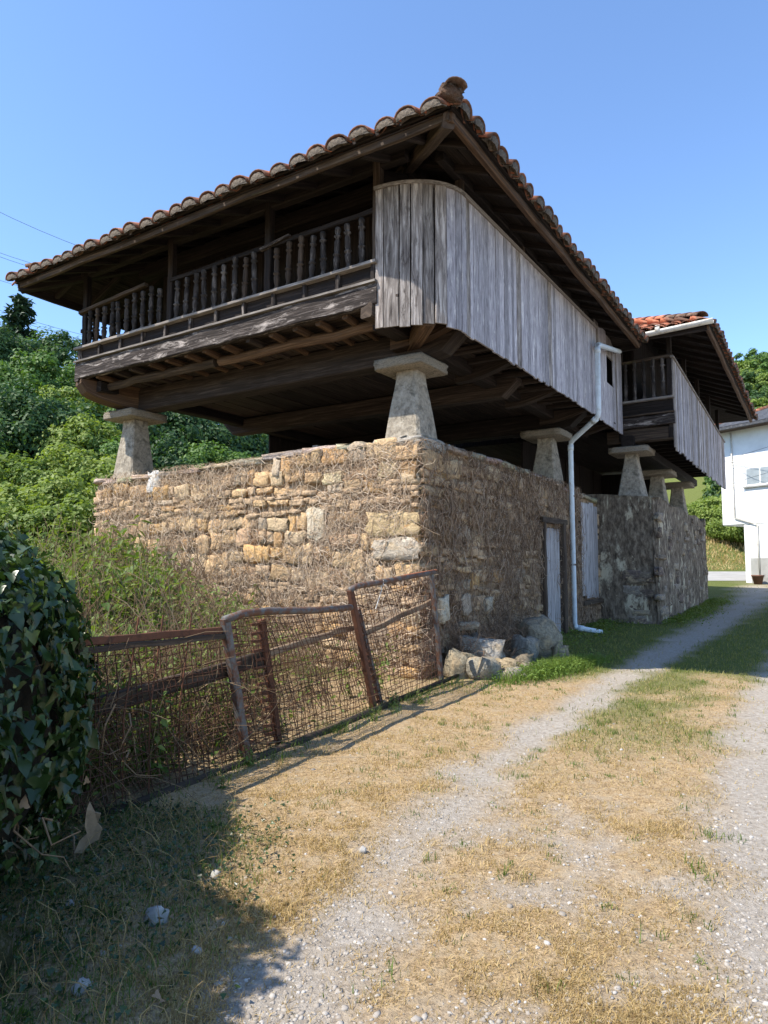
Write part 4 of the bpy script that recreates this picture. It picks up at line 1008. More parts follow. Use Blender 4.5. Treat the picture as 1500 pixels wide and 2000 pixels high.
# ------------------------------------------------------------------ ivy bush at the left edge
def ivy():
    t = thing('ivy_bush', 'dense dark ivy mass with glossy leaves at the left edge of the photo', 'ivy', (-2.4, 3.6, 0))
    org = np.array([-2.4, 3.6, 0.])
    # lobes that make up the mass (centre, radii)
    lobes = [((-2.40, 4.15, .75), (.62, .58, .98)), ((-2.28, 3.6, .7), (.66, .7, 1.0)), ((-2.5, 3.9, 1.2), (.6, .62, .56)), ((-2.7, 4.3, 1.45), (.5, .5, .45)),
             ((-2.25, 2.75, .8), (.62, .75, 1.0)), ((-2.4, 2.0, .9), (.8, .8, 1.05)), ((-2.6, 3.2, 1.35), (.7, .8, .5)), ((-2.9, 2.6, 1.3), (.8, 1., .7)), ((-2.45, 2.2, 1.7), (.62, .6, .9)), ((-2.3, 1.7, 1.2), (.6, .6, 1.1))]
    V = []; F = []
    for c, r in lobes:
        b = len(V)
        for i in range(9):
            for j in range(14):
                th = math.pi*i/8; ph = 2*math.pi*j/14; k = .70+.1*R.random()
                V.append((c[0]+r[0]*k*math.sin(th)*math.cos(ph)+2.4, c[1]+r[1]*k*math.sin(th)*math.sin(ph)-3.6, max(-.1, c[2]+r[2]*k*math.cos(th))))
        for i in range(8):
            for j in range(14): F.append((b+i*14+j, b+(i+1)*14+j, b+(i+1)*14+(j+1) % 14, b+i*14+(j+1) % 14))
    put('woody_core', mesh_np('woody_core', V, F, mat=rough_mat('ivy_wood', [(.3, (.012, .010, .006)), (.6, (.04, .032, .02))], 14, 1, .03), smooth=True), t)
    Ps = []; Ns = []
    for c, r in lobes:
        n = int(2700*r[0]*r[2]/.6*1.3); d = rdir(n); c = np.array(c); r = np.array(r)
        P = c+d*r*NR.uniform(.86, 1.04, n)[:, None]; P += (NR.random((n, 3))-.5)*.06
        inside = np.zeros(n, bool)
        for c2, r2 in lobes: inside |= (((P-np.array(c2))/np.array(r2))**2).sum(1) < .66
        k = ~inside & (P[:, 2] > .04); Ps.append(P[k]); Nn = d[k]/r; Nn /= np.linalg.norm(Nn, axis=1)[:, None]
        Ns.append(Nn+NR.normal(0, .6, Nn.shape)+np.array([0, 0, .3]))
    for k in range(110):      # loose shoots that break the outline
        c, r = lobes[R.choice([0, 1, 1, 2, 2, 3, 3, 6])]; d = rdir(1)[0]; d[2] = abs(d[2])*.8 if R.random() < .7 else d[2]; p0 = np.array(c)+d*np.array(r)*.98; dr = d+NR.normal(0, .5, 3); dr /= np.linalg.norm(dr)
        m_ = R.randint(4, 9); tt = np.linspace(0, R.uniform(.08, .26), m_)[:, None]; q = p0+dr*tt+np.array([0, 0, -1.])*tt**2*1.5+NR.normal(0, .018, (m_, 3)); q = q[q[:, 2] > .1]
        Ps.append(q); Ns.append(np.tile(d*.5+np.array([0, 0, .8]), (len(q), 1))+NR.normal(0, .5, (len(q), 3)))
    P = np.concatenate(Ps)-org; N = np.concatenate(Ns); n = len(P)
    size = (.032+.068*NR.random(n)**1.9)*np.where(P[:, 2] < .45, .7, 1)
    # the leaves nearest the view come out as single leaves
    W = P+org; vis = (W[:, 0]/W[:, 1] > -.60) & (W[:, 1] > 2.2) & (W[:, 2] > .25)
    facing = (N*(np.array([0, 0, 1.6])-W)).sum(1) > 0
    sc = size/np.linalg.norm(W-np.array([0, 0, 1.6]), axis=1)*(vis & facing)
    order = np.argsort(-sc); big = order[:296]; small = order[296:]
    Vl, Fl = LEAF['ivy']; lm = mesh_np('leaf', Vl, Fl, mat=M_ivy)
    up = np.tile([0, 0, -1.], (n, 1)); Rm = orient(N, up, NR.normal(0, .5, n))
    for i in big:
        A = Rm[i]*size[i]; M = Matrix(((*A[0], P[i, 0]), (*A[1], P[i, 1]), (*A[2], P[i, 2]), (0, 0, 0, 1))); put('leaf', lm, t, matrix=M)
    o = put('small_leaves', leaf_cloud('small_leaves', 'ivy', P[small], N[small], size[small], M_ivy), t); o['kind'] = 'stuff'
    for k in range(26):
        a = R.uniform(0, 6.28); x = .6+R.uniform(-.5, .3); y = R.uniform(-1.3, .9); z = R.uniform(.05, 1.2)
        pts = [Vector((x, y, z))]
        for q in range(5): pts.append(pts[-1]+Vector((R.uniform(-.05, .09), R.uniform(-.08, .08), R.uniform(-.12, .04))))
        obj('vine_stem', MB().tube(pts, [.006-.0008*i for i in range(6)], 5), M_brush, t)
    lf = mesh_np('dry_leaf', LEAF['ivy'][0], LEAF['ivy'][1], mat=M_deadleaf)
    for k in range(9): put('dry_leaf', lf, t, (.62+R.uniform(-.1, .22), R.uniform(-1.1, .6), R.uniform(.12, .5)), (R.uniform(.6, 2), R.uniform(-.5, .5), R.uniform(0, 6)), [R.uniform(.035, .06)]*3)
ivy()
# torn pale sack caught at the foot of the ivy
def rag():
    V = []; F = []; pr = [(0, 0, .02), (.05, .02, 0), (.09, .03, .05), (.15, .02, .08), (.17, .02, .15), (.14, .03, .19), (.16, .01, .26), (.12, .02, .27), (.085, .03, .34), (.07, .01, .30), (.06, .0, .2), (.075, .02, .13), (.03, .02, .09)]
    n = len(pr); V = [(x, y, z) for x, y, z in pr]+[(x, y+.012, z) for x, y, z in pr]
    F = [tuple(range(n)), tuple(range(2*n-1, n-1, -1))]+[(k, (k+1) % n, n+(k+1) % n, n+k) for k in range(n)]
    me = bpy.data.meshes.new('cardboard_scrap'); me.from_pydata(V, [], F); me.materials.append(plain('cardboard', (.30, .215, .135), .9, (.2, .14, .09), 20)); me.update()
    tag(put('cardboard_scrap', me, None, (-1.66, 3.78, .05), (.1, 0, .35), (.8, .8, .8)), 'torn pale brown scrap hanging at the foot of the ivy', 'scrap')
rag()

# ------------------------------------------------------------------ weeds in the yard behind the fence
def weed_mesh(seed, h, nl, kind, ls, spread, droop):
    r = np.random.default_rng(seed); m = MB(); P = []; N = []; Sz = []; U = []
    for st in range(int(spread)):
        x, y = r.normal(0, .07, 2); hh = h*r.uniform(.65, 1); lx, ly = r.normal(0, .16, 2)
        pts = [Vector((x+lx*t*t, y+ly*t*t, hh*t)) for t in np.linspace(0, 1, 6)]
        m.tube(pts, [.008*(1-.7*t) for t in np.linspace(0, 1, 6)], 5)
        for i in range(nl):
            t = .15+.85*(i+.5)/nl; p = pts[0].lerp(pts[-1], t); a = i*2.4+r.uniform(-.5, .5); d = np.array([math.cos(a), math.sin(a), -droop*r.uniform(.3, 1)])
            s = ls*(1.15-.6*t)*r.uniform(.7, 1.2); P.append(np.array(p)+d*s*.2); U.append(d); N.append(np.array([0, 0, 1.])+np.array([math.cos(a), math.sin(a), 0])*.5+r.normal(0, .3, 3)); Sz.append(s)
    return m.mesh('stem', M_weedstem, True), leaf_cloud('foliage', kind, np.array(P), np.array(N), np.array(Sz), M_weed, np.array(U), .3)
M_weedstem = leafmat('weed_stem', [(.09, .10, .035), (.16, .14, .06), (.22, .17, .09)], 0, .8)
WEEDS = [weed_mesh(1, 1.6, 26, 'long', .17, 6, .8), weed_mesh(2, 1.15, 16, 'oval', .12, 4, .4), weed_mesh(3, .75, 12, 'oval', .10, 4, .3), weed_mesh(4, 1.3, 26, 'long', .11, 7, .5), weed_mesh(5, .45, 9, 'oval', .09, 5, .25), weed_mesh(6, .95, 16, 'ivy', .09, 4, .5)]
WK = ['tall nettle-like weed', 'broad-leaved weed', 'mid-height leafy weed', 'feathery tall weed', 'low leafy weed', 'lobed-leaf weed']
def weed(k, x, y, sc, label, group):
    t = thing('weed', label, 'weed', (x, y, gz(x, y)-.02), R.random()*6.28, group); t.scale = (sc, sc, sc*R.uniform(.9, 1.1))
    put('stem', WEEDS[k][0], t); put('foliage', WEEDS[k][1], t)
def in_yard(x, y):
    p = Vector((x, y, 0))-F0; return p.dot(FN)
# thick growth in the yard between the fence and the wall
def yard_point(lo=-.60, hi=.02, edge=.16):
    while True:
        y = R.uniform(4.1, 14.2); x = R.uniform(lo, hi)*y
        q = np.array([x, y])-C; lx = q@Bv; ly = q@Av
        if lx > -.22 and ly < 7.6: continue
        if in_yard(x, y) > -edge or y > 15: continue
        if R.random() > 7/y: continue
        return x, y, x/y
PLACE = ['close behind the leftmost mesh panel', 'in the tall thicket below the left end of the rubble wall', 'in the sparse growth behind the middle mesh panel']
for i in range(290):
    x, y, u = yard_point(); left = float(sstep(-.12, -.36, u))
    if R.random() > .22+.78*left: continue
    if left < .35: k = R.choice([2, 4, 4, 5]); sc = R.uniform(.5, .8)
    else: k = R.choice([0, 0, 1, 2, 3, 3, 5, 1]); sc = R.uniform(.65, 1.0)+.5*left*(y > 7.6)*(u < -.34)
    if in_yard(x, y) > -.8 : sc *= .75
    pl = 2 if left < .35 else (0 if in_yard(x, y) > -1.6 else 1)
    weed(k, x, y, sc, WK[k]+' '+PLACE[pl], 'weeds '+PLACE[pl]+': '+WK[k])
for i in range(40):
    a = 4.2+4.4*i/40+R.uniform(-.1, .1); p = C+Av*a-Bv*R.uniform(.3, 1.1); k = R.choice([0, 0, 3])
    weed(k, p[0], p[1], R.uniform(1.4, 1.95)*(.65+.35*float(sstep(4.2, 6.2, a))), 'tallest '+('nettle-like', '', '', 'feathery')[k]+' weed standing against the left part of the rubble wall', 'tall weeds against the rubble wall')
for i, (s, o, k, sc, lab) in enumerate([(3.7, .2, 4, .55, 'small dark green weed at the fence foot below the right panel'), (3.0, .28, 4, .4, 'small pale weed beside the ground pole under the middle panel'), (1.25, .2, 4, .55, 'bluish green weed at the foot of the grey leaning post'), (4.0, .3, 4, .5, 'leafy green weed growing just right of the ladder-like post'),
                                         (3.9, -.25, 1, .75, 'bushy green weed behind the right mesh panel'), (.75, .35, 4, .35, 'lone seedling in the shade under the leftmost panel')]):
    p = F0+FD*s+FN*o; weed(k, p.x, p.y, sc, lab, 'single weeds along the fence')
def brush(n, name, gen, mat, ln, rad, k=7, curl=.25):
    P = gen(n); m = strands(len(P), lambda q: P, ((1, 0, 0), (0, 0, 1), (0, -1, 0)), lambda q: np.ones(len(q)), name, mat, ln, rad, curl, k, (0, .01), .85)
    o = put(name, m); o['kind'] = 'stuff'; return o
def genyard(n):
    out = []
    while len(out) < n:
        x, y, u = yard_point(edge=.03); left = float(sstep(.0, -.34, u)); near = in_yard(x, y)
        if R.random() > .3+.7*left: continue
        out.append((x, y, gz(x, y)+R.random()**1.3*(.75+.75*left*(y > 7.5))*(.55+.45*left)))
    return np.array(out)
o = brush(7000, 'dry_brush', genyard, M_brush, (.3, .95), (.0024, .0055), 6); o['label'] = 'dry brown tangle of stems behind the mesh fence'; o['category'] = 'brush'
def green_fill():
    P = genyard(15000); P[:, 2] = P[:, 2]+.02; P = P[(P[:, 2] > .45+.25*NR.random(len(P))) | (NR.random(len(P)) < .25)]
    keep = NR.random(len(P)) < sstep(.32, .55, fbm(P[:, 0]*1.5, P[:, 1]*1.5, 91)); P = P[keep]; n = len(P)
    me = leaf_cloud('undergrowth', 'oval', P, rdir(n)*.7+np.array([0, -.2, .9]), NR.uniform(.03, .085, n), M_weed, rdir(n), 1.5)
    o = put('undergrowth', me); o['kind'] = 'stuff'; o['label'] = 'low green undergrowth of small leaves behind the mesh fence'; o['category'] = 'undergrowth'
green_fill()

# ------------------------------------------------------------------ grass and pebbles
def blades(name, P, h, w, mat, lean=.5):
    n = len(P); a = NR.random(n)*6.283; dx = np.stack([np.cos(a), np.sin(a), np.zeros(n)], 1); b = a+NR.normal(0, 1, n)+1.57
    ld = np.stack([np.cos(b), np.sin(b), np.zeros(n)], 1)*(np.abs(NR.normal(0, lean, n))*h)[:, None]; up = np.array([0, 0, 1.])
    w = w[:, None]; h = h[:, None]
    V = np.stack([P-dx*w, P+dx*w, P+ld*.3+up*h*.55-dx*w*.7, P+ld*.3+up*h*.55+dx*w*.7, P+ld+up*h*.85], 1).reshape(-1, 3)
    i = np.arange(n)*5; F = np.concatenate([np.stack([i, i+1, i+3], 1), np.stack([i, i+3, i+2], 1), np.stack([i+2, i+3, i+4], 1)])
    o = put(name, mesh_np(name, V, F, mat=mat)); o['kind'] = 'stuff'; return o
def scatter(n, ymin, ymax, power=1.6):
    # more points near the viewer, spread over the lane
    u = NR.random(n); y = (ymin**(1-power)+u*(ymax**(1-power)-ymin**(1-power)))**(1/(1-power))
    x = NR.uniform(-.62, .64, n)*y; return x, y
def outside_build(x, y):
    q = np.stack([x-C[0], y-C[1]], 1); lx = q@Bv; ly = q@Av; fz = (x-F0.x)*FN.x+(y-F0.y)*FN.y
    return ~((lx > -.1) & (ly > -.1)) & ~((lx > 8.9) & (ly > -1.5)) & ((fz > .02) | (y > 9.3))
x, y = scatter(320000, 2.2, 12, 1.9); g, gn = masks(x, y); ok = (NR.random(len(x)) < (1-g*.9)*(1-.85*gn)*(.16+.84*sstep(.42, .6, fbm(x*6, y*6, 55)))*(.35+.65*sstep(.36, .56, fbm(x*1.6, y*1.6, 57)))*(1-.6*sstep(-.7, -1.0, x)*sstep(4.4, 4.0, y))) & outside_build(x, y)
P = np.stack([x, y, gsurf(x, y)], 1)[ok]; n = len(P)
blades('dry_grass', P, NR.uniform(.006, .03, n)*(1+.06*P[:, 1])*(.3+1.5*fbm(P[:, 0]*4, P[:, 1]*4, 58)**1.5), NR.uniform(.0008, .0019, n)*(1+.12*P[:, 1]), M_straw, 1.5)
x, y = scatter(120000, 4.6, 30, 1.4); g, gn = masks(x, y); ok = (NR.random(len(x)) < gn*(1-g*.9)) & outside_build(x, y)
P = np.stack([x, y, gsurf(x, y)], 1)[ok]; n = len(P); blades('lawn', P, NR.uniform(.02, .07, n)*(.7+.03*P[:, 1]), NR.uniform(.0018, .0036, n)*(.6+.08*P[:, 1]), M_lawn, .9)
# green tufts, loose in the strip and along the fence and wall
T = []
for i in range(430):
    yy = 2.3+6.9*R.random()**.8; xx = np.interp(yy, TRK_Y, TRK_L)+R.uniform(-1.2, 3.6)
    if in_yard(xx, yy) < .1: continue
    gg, _ = masks(np.array([xx]), np.array([yy]))
    if gg[0] > .6 and R.random() < .85: continue
    T.append((xx, yy, R.uniform(.02, .06), R.randint(8, 26), R.uniform(.025, .07)))
for i in range(46): s = R.uniform(.3, 5.4); o_ = R.uniform(.02, .35); q = F0+FD*s+FN*o_; T.append((q.x, q.y, .08, R.randint(12, 40), R.uniform(.06, .18)))
P = []; H = []
for xx, yy, rr, n, h in T:
    a = NR.normal(0, rr, (n, 2)); P.append(np.stack([xx+a[:, 0], yy+a[:, 1]], 1)); H.append(NR.uniform(.5, 1, n)*h)
P = np.concatenate(P); H = np.concatenate(H); P = np.column_stack([P, gsurf(P[:, 0], P[:, 1])]); blades('grass_tufts', P, H, NR.uniform(.0015, .003, len(P)), M_grass, .7)
# bright patch of grass and leaves before the rocks, and shaded weeds along the wall foot
n = 5200; q = NR.normal(0, 1, (n, 2)); px = 2.45+q[:, 0]*.42+.25*q[:, 1]; py = 9.95+q[:, 1]*.42+.3*q[:, 0]; P = np.column_stack([px, py, gsurf(px, py)])
blades('bright_grass', P, NR.uniform(.05, .26, n)*np.exp(-(q**2).sum(1)*.12), NR.uniform(.003, .006, n), M_grass, .8)
n = 1500; q = NR.normal(0, 1, (n, 2)); px = 2.35+q[:, 0]*.38+.2*q[:, 1]; py = 9.85+q[:, 1]*.42+.28*q[:, 0]; P = np.column_stack([px, py, gsurf(px, py)+NR.uniform(.02, .16, n)])
M_bright = leafmat('bright_leaf', [(.07, .12, .024), (.11, .18, .034), (.17, .25, .05)], .35)
o = put('clover_patch', leaf_cloud('clover_patch', 'oval', P, rdir(n)*.6+np.array([0, 0, 1.]), NR.uniform(.025, .05, n), M_bright, rdir(n), 1)); o['kind'] = 'stuff'
m = MB()
for k in range(9):
    x0 = 2.55+R.uniform(-.25, .3); y0 = 10.25+R.uniform(-.2, .3); a = R.uniform(-.6, 1.2); h = R.uniform(.3, .52); l = R.uniform(.15, .35)
    pts = [Vector((x0+math.cos(a)*l*t*t, y0+math.sin(a)*l*t*t*.5, gz(x0, y0)+h*(t*1.75-t*t))) for t in np.linspace(0, 1, 8)]
    rings = [[p+Vector((0, 0, .0)), p+Vector((.004, 0, .004)), p+Vector((.012*(1-i/8), .01, 0))] for i, p in enumerate(pts)]
    m.ring_sweep(rings, list(range(8)), [0, 1, 2, 3])
tag(obj('arching_grass', m, M_bright), 'arching bright grass blades over the clover patch in front of the big rounded rock', 'grass')
lx = NR.uniform(3.0, 17.5, 9000); off = np.abs(NR.normal(0, .38, 9000))+.02; ly = np.where(lx < 8.8, -off, -1.45-off*.8)
p = C[None]+lx[:, None]*Bv+ly[:, None]*Av; n = len(p); keep = NR.random(n) < sstep(.3, .55, fbm(p[:, 0]*1.4, p[:, 1]*1.4, 77)); p = p[keep]; n = len(p)
P = np.column_stack([p, gsurf(p[:, 0], p[:, 1])+NR.uniform(0, .10, n)])
o = put('wall_foot_weeds', leaf_cloud('wall_foot_weeds', 'oval', P, rdir(n)*.7+np.array([0, 0, 1.]), NR.uniform(.03, .075, n), M_weed, rdir(n), 1)); o['kind'] = 'stuff'
# dark creeping weeds and litter of leaves in the shade at the lower left
n = 9500; x = NR.uniform(-2.1, -.45, n); y = NR.uniform(2.1, 4.6, n); keep = (NR.random(n) < sstep(-.4, -1.5, x+(fbm(x*3, y*3, 31)-.5)*1.1)*.75+.04); x = x[keep]; y = y[keep]; n = len(x)
P = np.column_stack([x, y, gsurf(x, y)+NR.uniform(.0, .07, n)])
o = put('creeping_weeds', leaf_cloud('creeping_weeds', 'ivy', P, rdir(n)*.7+np.array([0, 0, 1.]), NR.uniform(.008, .026, n), M_ivy, rdir(n), 1.5)); o['kind'] = 'stuff'
P = brush(1500, 'dry_twigs', lambda n: np.column_stack([NR.uniform(-2.0, -.6, n), NR.uniform(2.2, 4.5, n), np.full(n, .03)]), M_straw, (.05, .22), (.001, .0025), 5, .5)
DL = mesh_np('fallen_leaf', LEAF['ivy'][0], LEAF['ivy'][1], mat=M_deadleaf)
for k in range(26):
    xx = R.uniform(-1.8, -.75); yy = R.uniform(2.4, 4.3)
    tag(put('fallen_leaf', DL, None, (xx, yy, float(gsurf(xx, yy))+.035), (R.uniform(-.6, .6), R.uniform(-.6, .6), R.random()*6), [R.uniform(.018, .038)]*3), 'fallen dry brown leaf on the shaded ground below the ivy', 'leaf', 'fallen leaves below the ivy')
for (u, v, s, lab) in [(-1.02, 3.18, .045, 'largest white stone lying in the shaded grass'), (-.86, 3.62, .026, 'small white stone farthest back in the shaded grass'), (-.77, 2.93, .018, 'small white stone near the edge of the shadow'), (-1.46, 3.3, .018, 'tiny white pebble closest to the ivy in the shade'), (-1.13, 2.68, .03, 'grey white stone nearest the bottom edge in the shade'), (-.12, 3.95, .022, 'pale stone on the left wheel track')]:
    tag(put('white_stone', stone_mesh(int(s*9999), M_whitestone, .45, .2, 4), None, (u, v, float(gsurf(u, v))+s*.35), (R.random(), R.random(), R.random()*3), (s, s*.8, s*.85)), lab, 'stone')
o = tag(put('mossy_boulder', stone_mesh(901, rough_mat('moss', [(.3, (.03, .035, .012)), (.6, (.10, .10, .035))], 20, 1, .03, (.2, .18, .13), (1, 1, 1), 4, (.55, .65)), .6, .1, 6), None, (-1.66, 2.66, .06), (0, 0, .4), (.2, .2, .17)), 'dark mossy boulder in the bottom left corner', 'rock')
n = 9000; x = NR.uniform(-2.0, -.5, n); y = NR.uniform(2.1, 4.6, n); k_ = NR.random(n) < sstep(-.55, -1.1, x+(fbm(x*2, y*2, 35)-.5)*.8); x = x[k_]; y = y[k_]; blades('shade_grass', np.column_stack([x, y, gsurf(x, y)]), NR.uniform(.02, .075, len(x)), NR.uniform(.0012, .0026, len(x)), M_grass, 1.0)
# pebbles
def pebbles(name, x, y, r, mat):
    n = len(x); ic = []; ph = (1+5**.5)/2
    ic = np.array([(-1, ph, 0), (1, ph, 0), (-1, -ph, 0), (1, -ph, 0), (0, -1, ph), (0, 1, ph), (0, -1, -ph), (0, 1, -ph), (ph, 0, -1), (ph, 0, 1), (-ph, 0, -1), (-ph, 0, 1)])/1.9
    F = np.array([(0, 11, 5), (0, 5, 1), (0, 1, 7), (0, 7, 10), (0, 10, 11), (1, 5, 9), (5, 11, 4), (11, 10, 2), (10, 7, 6), (7, 1, 8), (3, 9, 4), (3, 4, 2), (3, 2, 6), (3, 6, 8), (3, 8, 9), (4, 9, 5), (2, 4, 11), (6, 2, 10), (8, 6, 7), (9, 8, 1)])
    V = ic[None]*NR.uniform(.7, 1.3, (n, 12, 3)); V = V*np.stack([NR.uniform(.7, 1.4, n), NR.uniform(.7, 1.2, n), NR.uniform(.4, .75, n)], 1)[:, None]
    a = NR.random(n)*6.28; c, s = np.cos(a), np.sin(a); Vx = V[..., 0]*c[:, None]-V[..., 1]*s[:, None]; Vy = V[..., 0]*s[:, None]+V[..., 1]*c[:, None]
    V = np.stack([Vx, Vy, V[..., 2]], -1)*r[:, None, None]+np.stack([x, y, gsurf(x, y)-r*.05], 1)[:, None]
    o = put(name, mesh_np(name, V.reshape(-1, 3), (F[None]+(np.arange(n)*12)[:, None, None]).reshape(-1, 3), mat=mat, smooth=False)); o['kind'] = 'stuff'
x, y = scatter(30000, 2.2, 10, 2.0); g, _ = masks(x, y); ok = (NR.random(len(x)) < g**1.3*.75+.015) & outside_build(x, y); x = x[ok]; y = y[ok]; n = len(x)
pebbles('gravel', x, y, np.clip(NR.lognormal(-5.45, .45, n), .002, .014)*(1+.06*y), M_peb)
x, y = scatter(4200, 2.2, 7.0, 2.3); g, _ = masks(x, y); ok = (NR.random(len(x)) < g*.8+.3) & (x > -.75) ; x = x[ok]; y = y[ok]; n = len(x)
pebbles('coarse_gravel', x, y, np.clip(NR.lognormal(-4.85, .4, n), .004, .02), M_peb)

# ------------------------------------------------------------------ trees
def crown_mesh(seed, mat, rx, ry, rz, nc=150, per=130, ls=.165, kind='dia', shape='round'):
    r = np.random.default_rng(seed); d = r.normal(size=(nc, 3)); d /= np.linalg.norm(d, axis=1)[:, None]
    rad = r.random(nc)**.33; rad = np.where(r.random(nc) < .6, .75+.25*r.random(nc), rad); c = d*rad[:, None]*np.array([rx, ry, rz])
    c[:, 2] = np.where(c[:, 2] < -.55*rz, c[:, 2]*.6, c[:, 2]); cs = r.uniform(.35, .75, nc)*rx*.42
    q = r.normal(size=(nc, per, 3)); q /= np.linalg.norm(q, axis=2)[..., None]; q[..., 2] *= .75
    P = (c[:, None]+q*cs[:, None, None]*(r.random((nc, per, 1))**.4)).reshape(-1, 3)
    N = (q+d[:, None]*.5).reshape(-1, 3)+r.normal(0, .45, (nc*per, 3))+np.array([0, 0, .35]); n = len(P)
    return leaf_cloud('crown', kind, P, N, r.uniform(.7, 1.25, n)*ls, mat, r.normal(size=(n, 3)), 1)
def trunk_mesh(h, r0, seed):
    r = random.Random(seed); m = MB(); pts = [Vector((r.uniform(-.1, .1)*k, r.uniform(-.1, .1)*k, h*k/5-.3)) for k in range(6)]
    m.tube(pts, [r0*(1-.13*k) for k in range(6)], 7)
    for k in range(6):
        a = r.uniform(0, 6.28); b = pts[2+k % 3]; m.tube([b, b+Vector((math.cos(a)*.6, math.sin(a)*.6, .7)), b+Vector((math.cos(a)*1.3, math.sin(a)*1.3, 1.6))], [r0*.5, r0*.35, r0*.12], 5)
    return m.mesh('trunk', M_bark, True)
CROWN = [crown_mesh(1, M_tree[0], 2.3, 2.3, 2.2), crown_mesh(2, M_tree[1], 2.1, 2.2, 1.9), crown_mesh(3, M_tree[2], 2.4, 2.2, 2.6), crown_mesh(4, M_tree[0], 1.8, 1.9, 2.5), crown_mesh(5, M_tree[1], 1.6, 1.6, 1.3, 110, 110, .14)]
TRUNK = [trunk_mesh(4.2, .2, 3), trunk_mesh(3.2, .15, 4)]
KIND = ['mid green broadleaf tree', 'light yellow-green leafy tree', 'dark green dense tree', 'tall mid green tree', 'low yellow-green shrubby tree']
tree_n = 0
def tree(k, x, y, ztop, sc, label, group):
    # crown centre is set from the wanted top of the crown
    rz = (2.2, 1.9, 2.6, 2.5, 1.3)[k]*sc; g = gz(x, y); zc = max(ztop-rz*1.05, g+rz*.55)
    t = thing('tree', label, 'tree', (x, y, g), R.random()*6.28, group); s3 = (sc*R.uniform(.9, 1.1), sc*R.uniform(.9, 1.1), sc)
    h = zc-g; put('trunk', TRUNK[0 if k != 4 else 1], t, (0, 0, 0), None, (sc, sc, max(.25, h/4.0))); put('crown', CROWN[k], t, (0, 0, h), None, s3)
def px(u, v, d): # direction of sight used only to plan where trunks stand on the hillside
    return ((u-750)/1334*d, d, 1.6+(1105-v)/1334*d)
PLAN = [ # u, v(top), depth, kind, scale
 (20, 735, 46, 0, 1.5), (95, 745, 48, 2, 1.5), (-60, 725, 44, 2, 1.5), (170, 790, 44, 0, 1.3), (60, 765, 38, 3, 1.3), (-10, 785, 36, 0, 1.3), (135, 745, 36, 1, 1.15), (225, 805, 40, 2, 1.2), (255, 820, 36, 0, 1.1),
 (30, 840, 30, 2, 1.2), (105, 835, 31, 2, 1.1), (170, 815, 30, 1, 1.0), (225, 850, 29, 0, 1.0), (-40, 850, 28, 0, 1.1), (300, 830, 33, 2, 1.25), (360, 815, 35, 2, 1.35), (420, 815, 36, 2, 1.3), (330, 865, 30, 2, 1.0),
 (400, 860, 31, 0, 1.0), (500, 820, 40, 1, 1.2), (545, 835, 42, 1, 1.1), (470, 845, 38, 0, 1.1),
 (150, 870, 22, 1, .8), (60, 890, 21, 1, .8), (-15, 880, 21, 4, 1.0), (195, 905, 21, 4, .9), (110, 930, 19, 4, .9), (25, 945, 18, 4, .9), (170, 965, 17.5, 4, .8), (70, 985, 16.5, 4, .75), (-30, 990, 16, 4, .8)]
WHERE = {}
ORD = ['leftmost', 'second from left', 'third from left', 'fourth from left', 'fifth from left', 'sixth from left', 'seventh from left', 'eighth from left']
for i, (u, v, d, k, sc) in enumerate(sorted(PLAN)):
    x, y, zt = px(u, v, d)
    place = 'high on the left hillside' if d > 34 and u < 260 else 'halfway up the left hillside' if d > 25 and u < 260 else 'showing under the nearer granary' if u > 260 else 'at the left hillside foot'
    c_ = WHERE.get((k, place), 0); WHERE[(k, place)] = c_+1; tree(k, x, y, zt, sc, KIND[k]+' '+place+', '+ORD[c_], 'hillside trees')
# conifer on the skyline
def conifer(x, y, ztop, h, w, label):
    t = thing('conifer_tree', label, 'tree', (x, y, ztop-h)); P = []; N = []; m = MB().tube([(0, 0, -3), (0, 0, h)], [.16, .03], 6)
    for i in range(26):
        z = h*(.12+.86*i/25); ln = w*(1-.88*(i/25))*R.uniform(.7, 1.15)
        for k in range(6):
            a = R.uniform(0, 6.28); d = np.array([math.cos(a), math.sin(a), R.uniform(-.1, .25)]); m.tube([(0, 0, z), tuple(d*ln+np.array([0, 0, z]))], [.03, .008], 4)
            q = NR.random(36); P.append(np.array([0, 0, z])+d*(ln*q[:, None])+NR.normal(0, .1, (36, 3))); N.append(rdir(36)*.6+np.array([0, 0, .7]))
    obj('trunk', m, M_bark, t); P = np.concatenate(P); N = np.concatenate(N)
    put('crown', leaf_cloud('crown', 'long', P, N, NR.uniform(.3, .55, len(P)), M_conifer, rdir(len(P)), 1), t)
cx, cy, ct = px(16, 566, 50); conifer(cx, cy, ct, 8.5, 3.4, 'dark pointed conifer rising above the trees at the left edge')
# far hill behind the white house
FARC = [crown_mesh(31, M_tree[0], 2.6, 2.6, 2.4, 60, 70, .38), crown_mesh(32, M_tree[1], 2.6, 2.5, 2.4, 60, 70, .38), crown_mesh(33, M_tree[2], 2.4, 2.4, 2.8, 60, 70, .38)]
FT = trunk_mesh(4, .16, 9)
for i in range(110):
    d = R.uniform(75, 156); u = R.uniform(1405, 1530); x = (u-750)/1334*d; g = gz(x, d); k = R.choice([0, 1, 1, 0, 2]); sc = R.uniform(.8, 1.3)
    t = thing('tree', ('mid green', 'yellow-green', 'dark green')[k]+' tree in the wood on the far hill above the white house roof', 'tree', (x, d, g), R.random()*6, 'trees on the far hill: '+('mid green', 'yellow-green', 'dark green')[k])
    put('trunk', FT, t, None, None, (sc, sc, sc*.9)); put('crown', FARC[k], t, (0, 0, 3.6*sc), None, (sc, sc, sc))
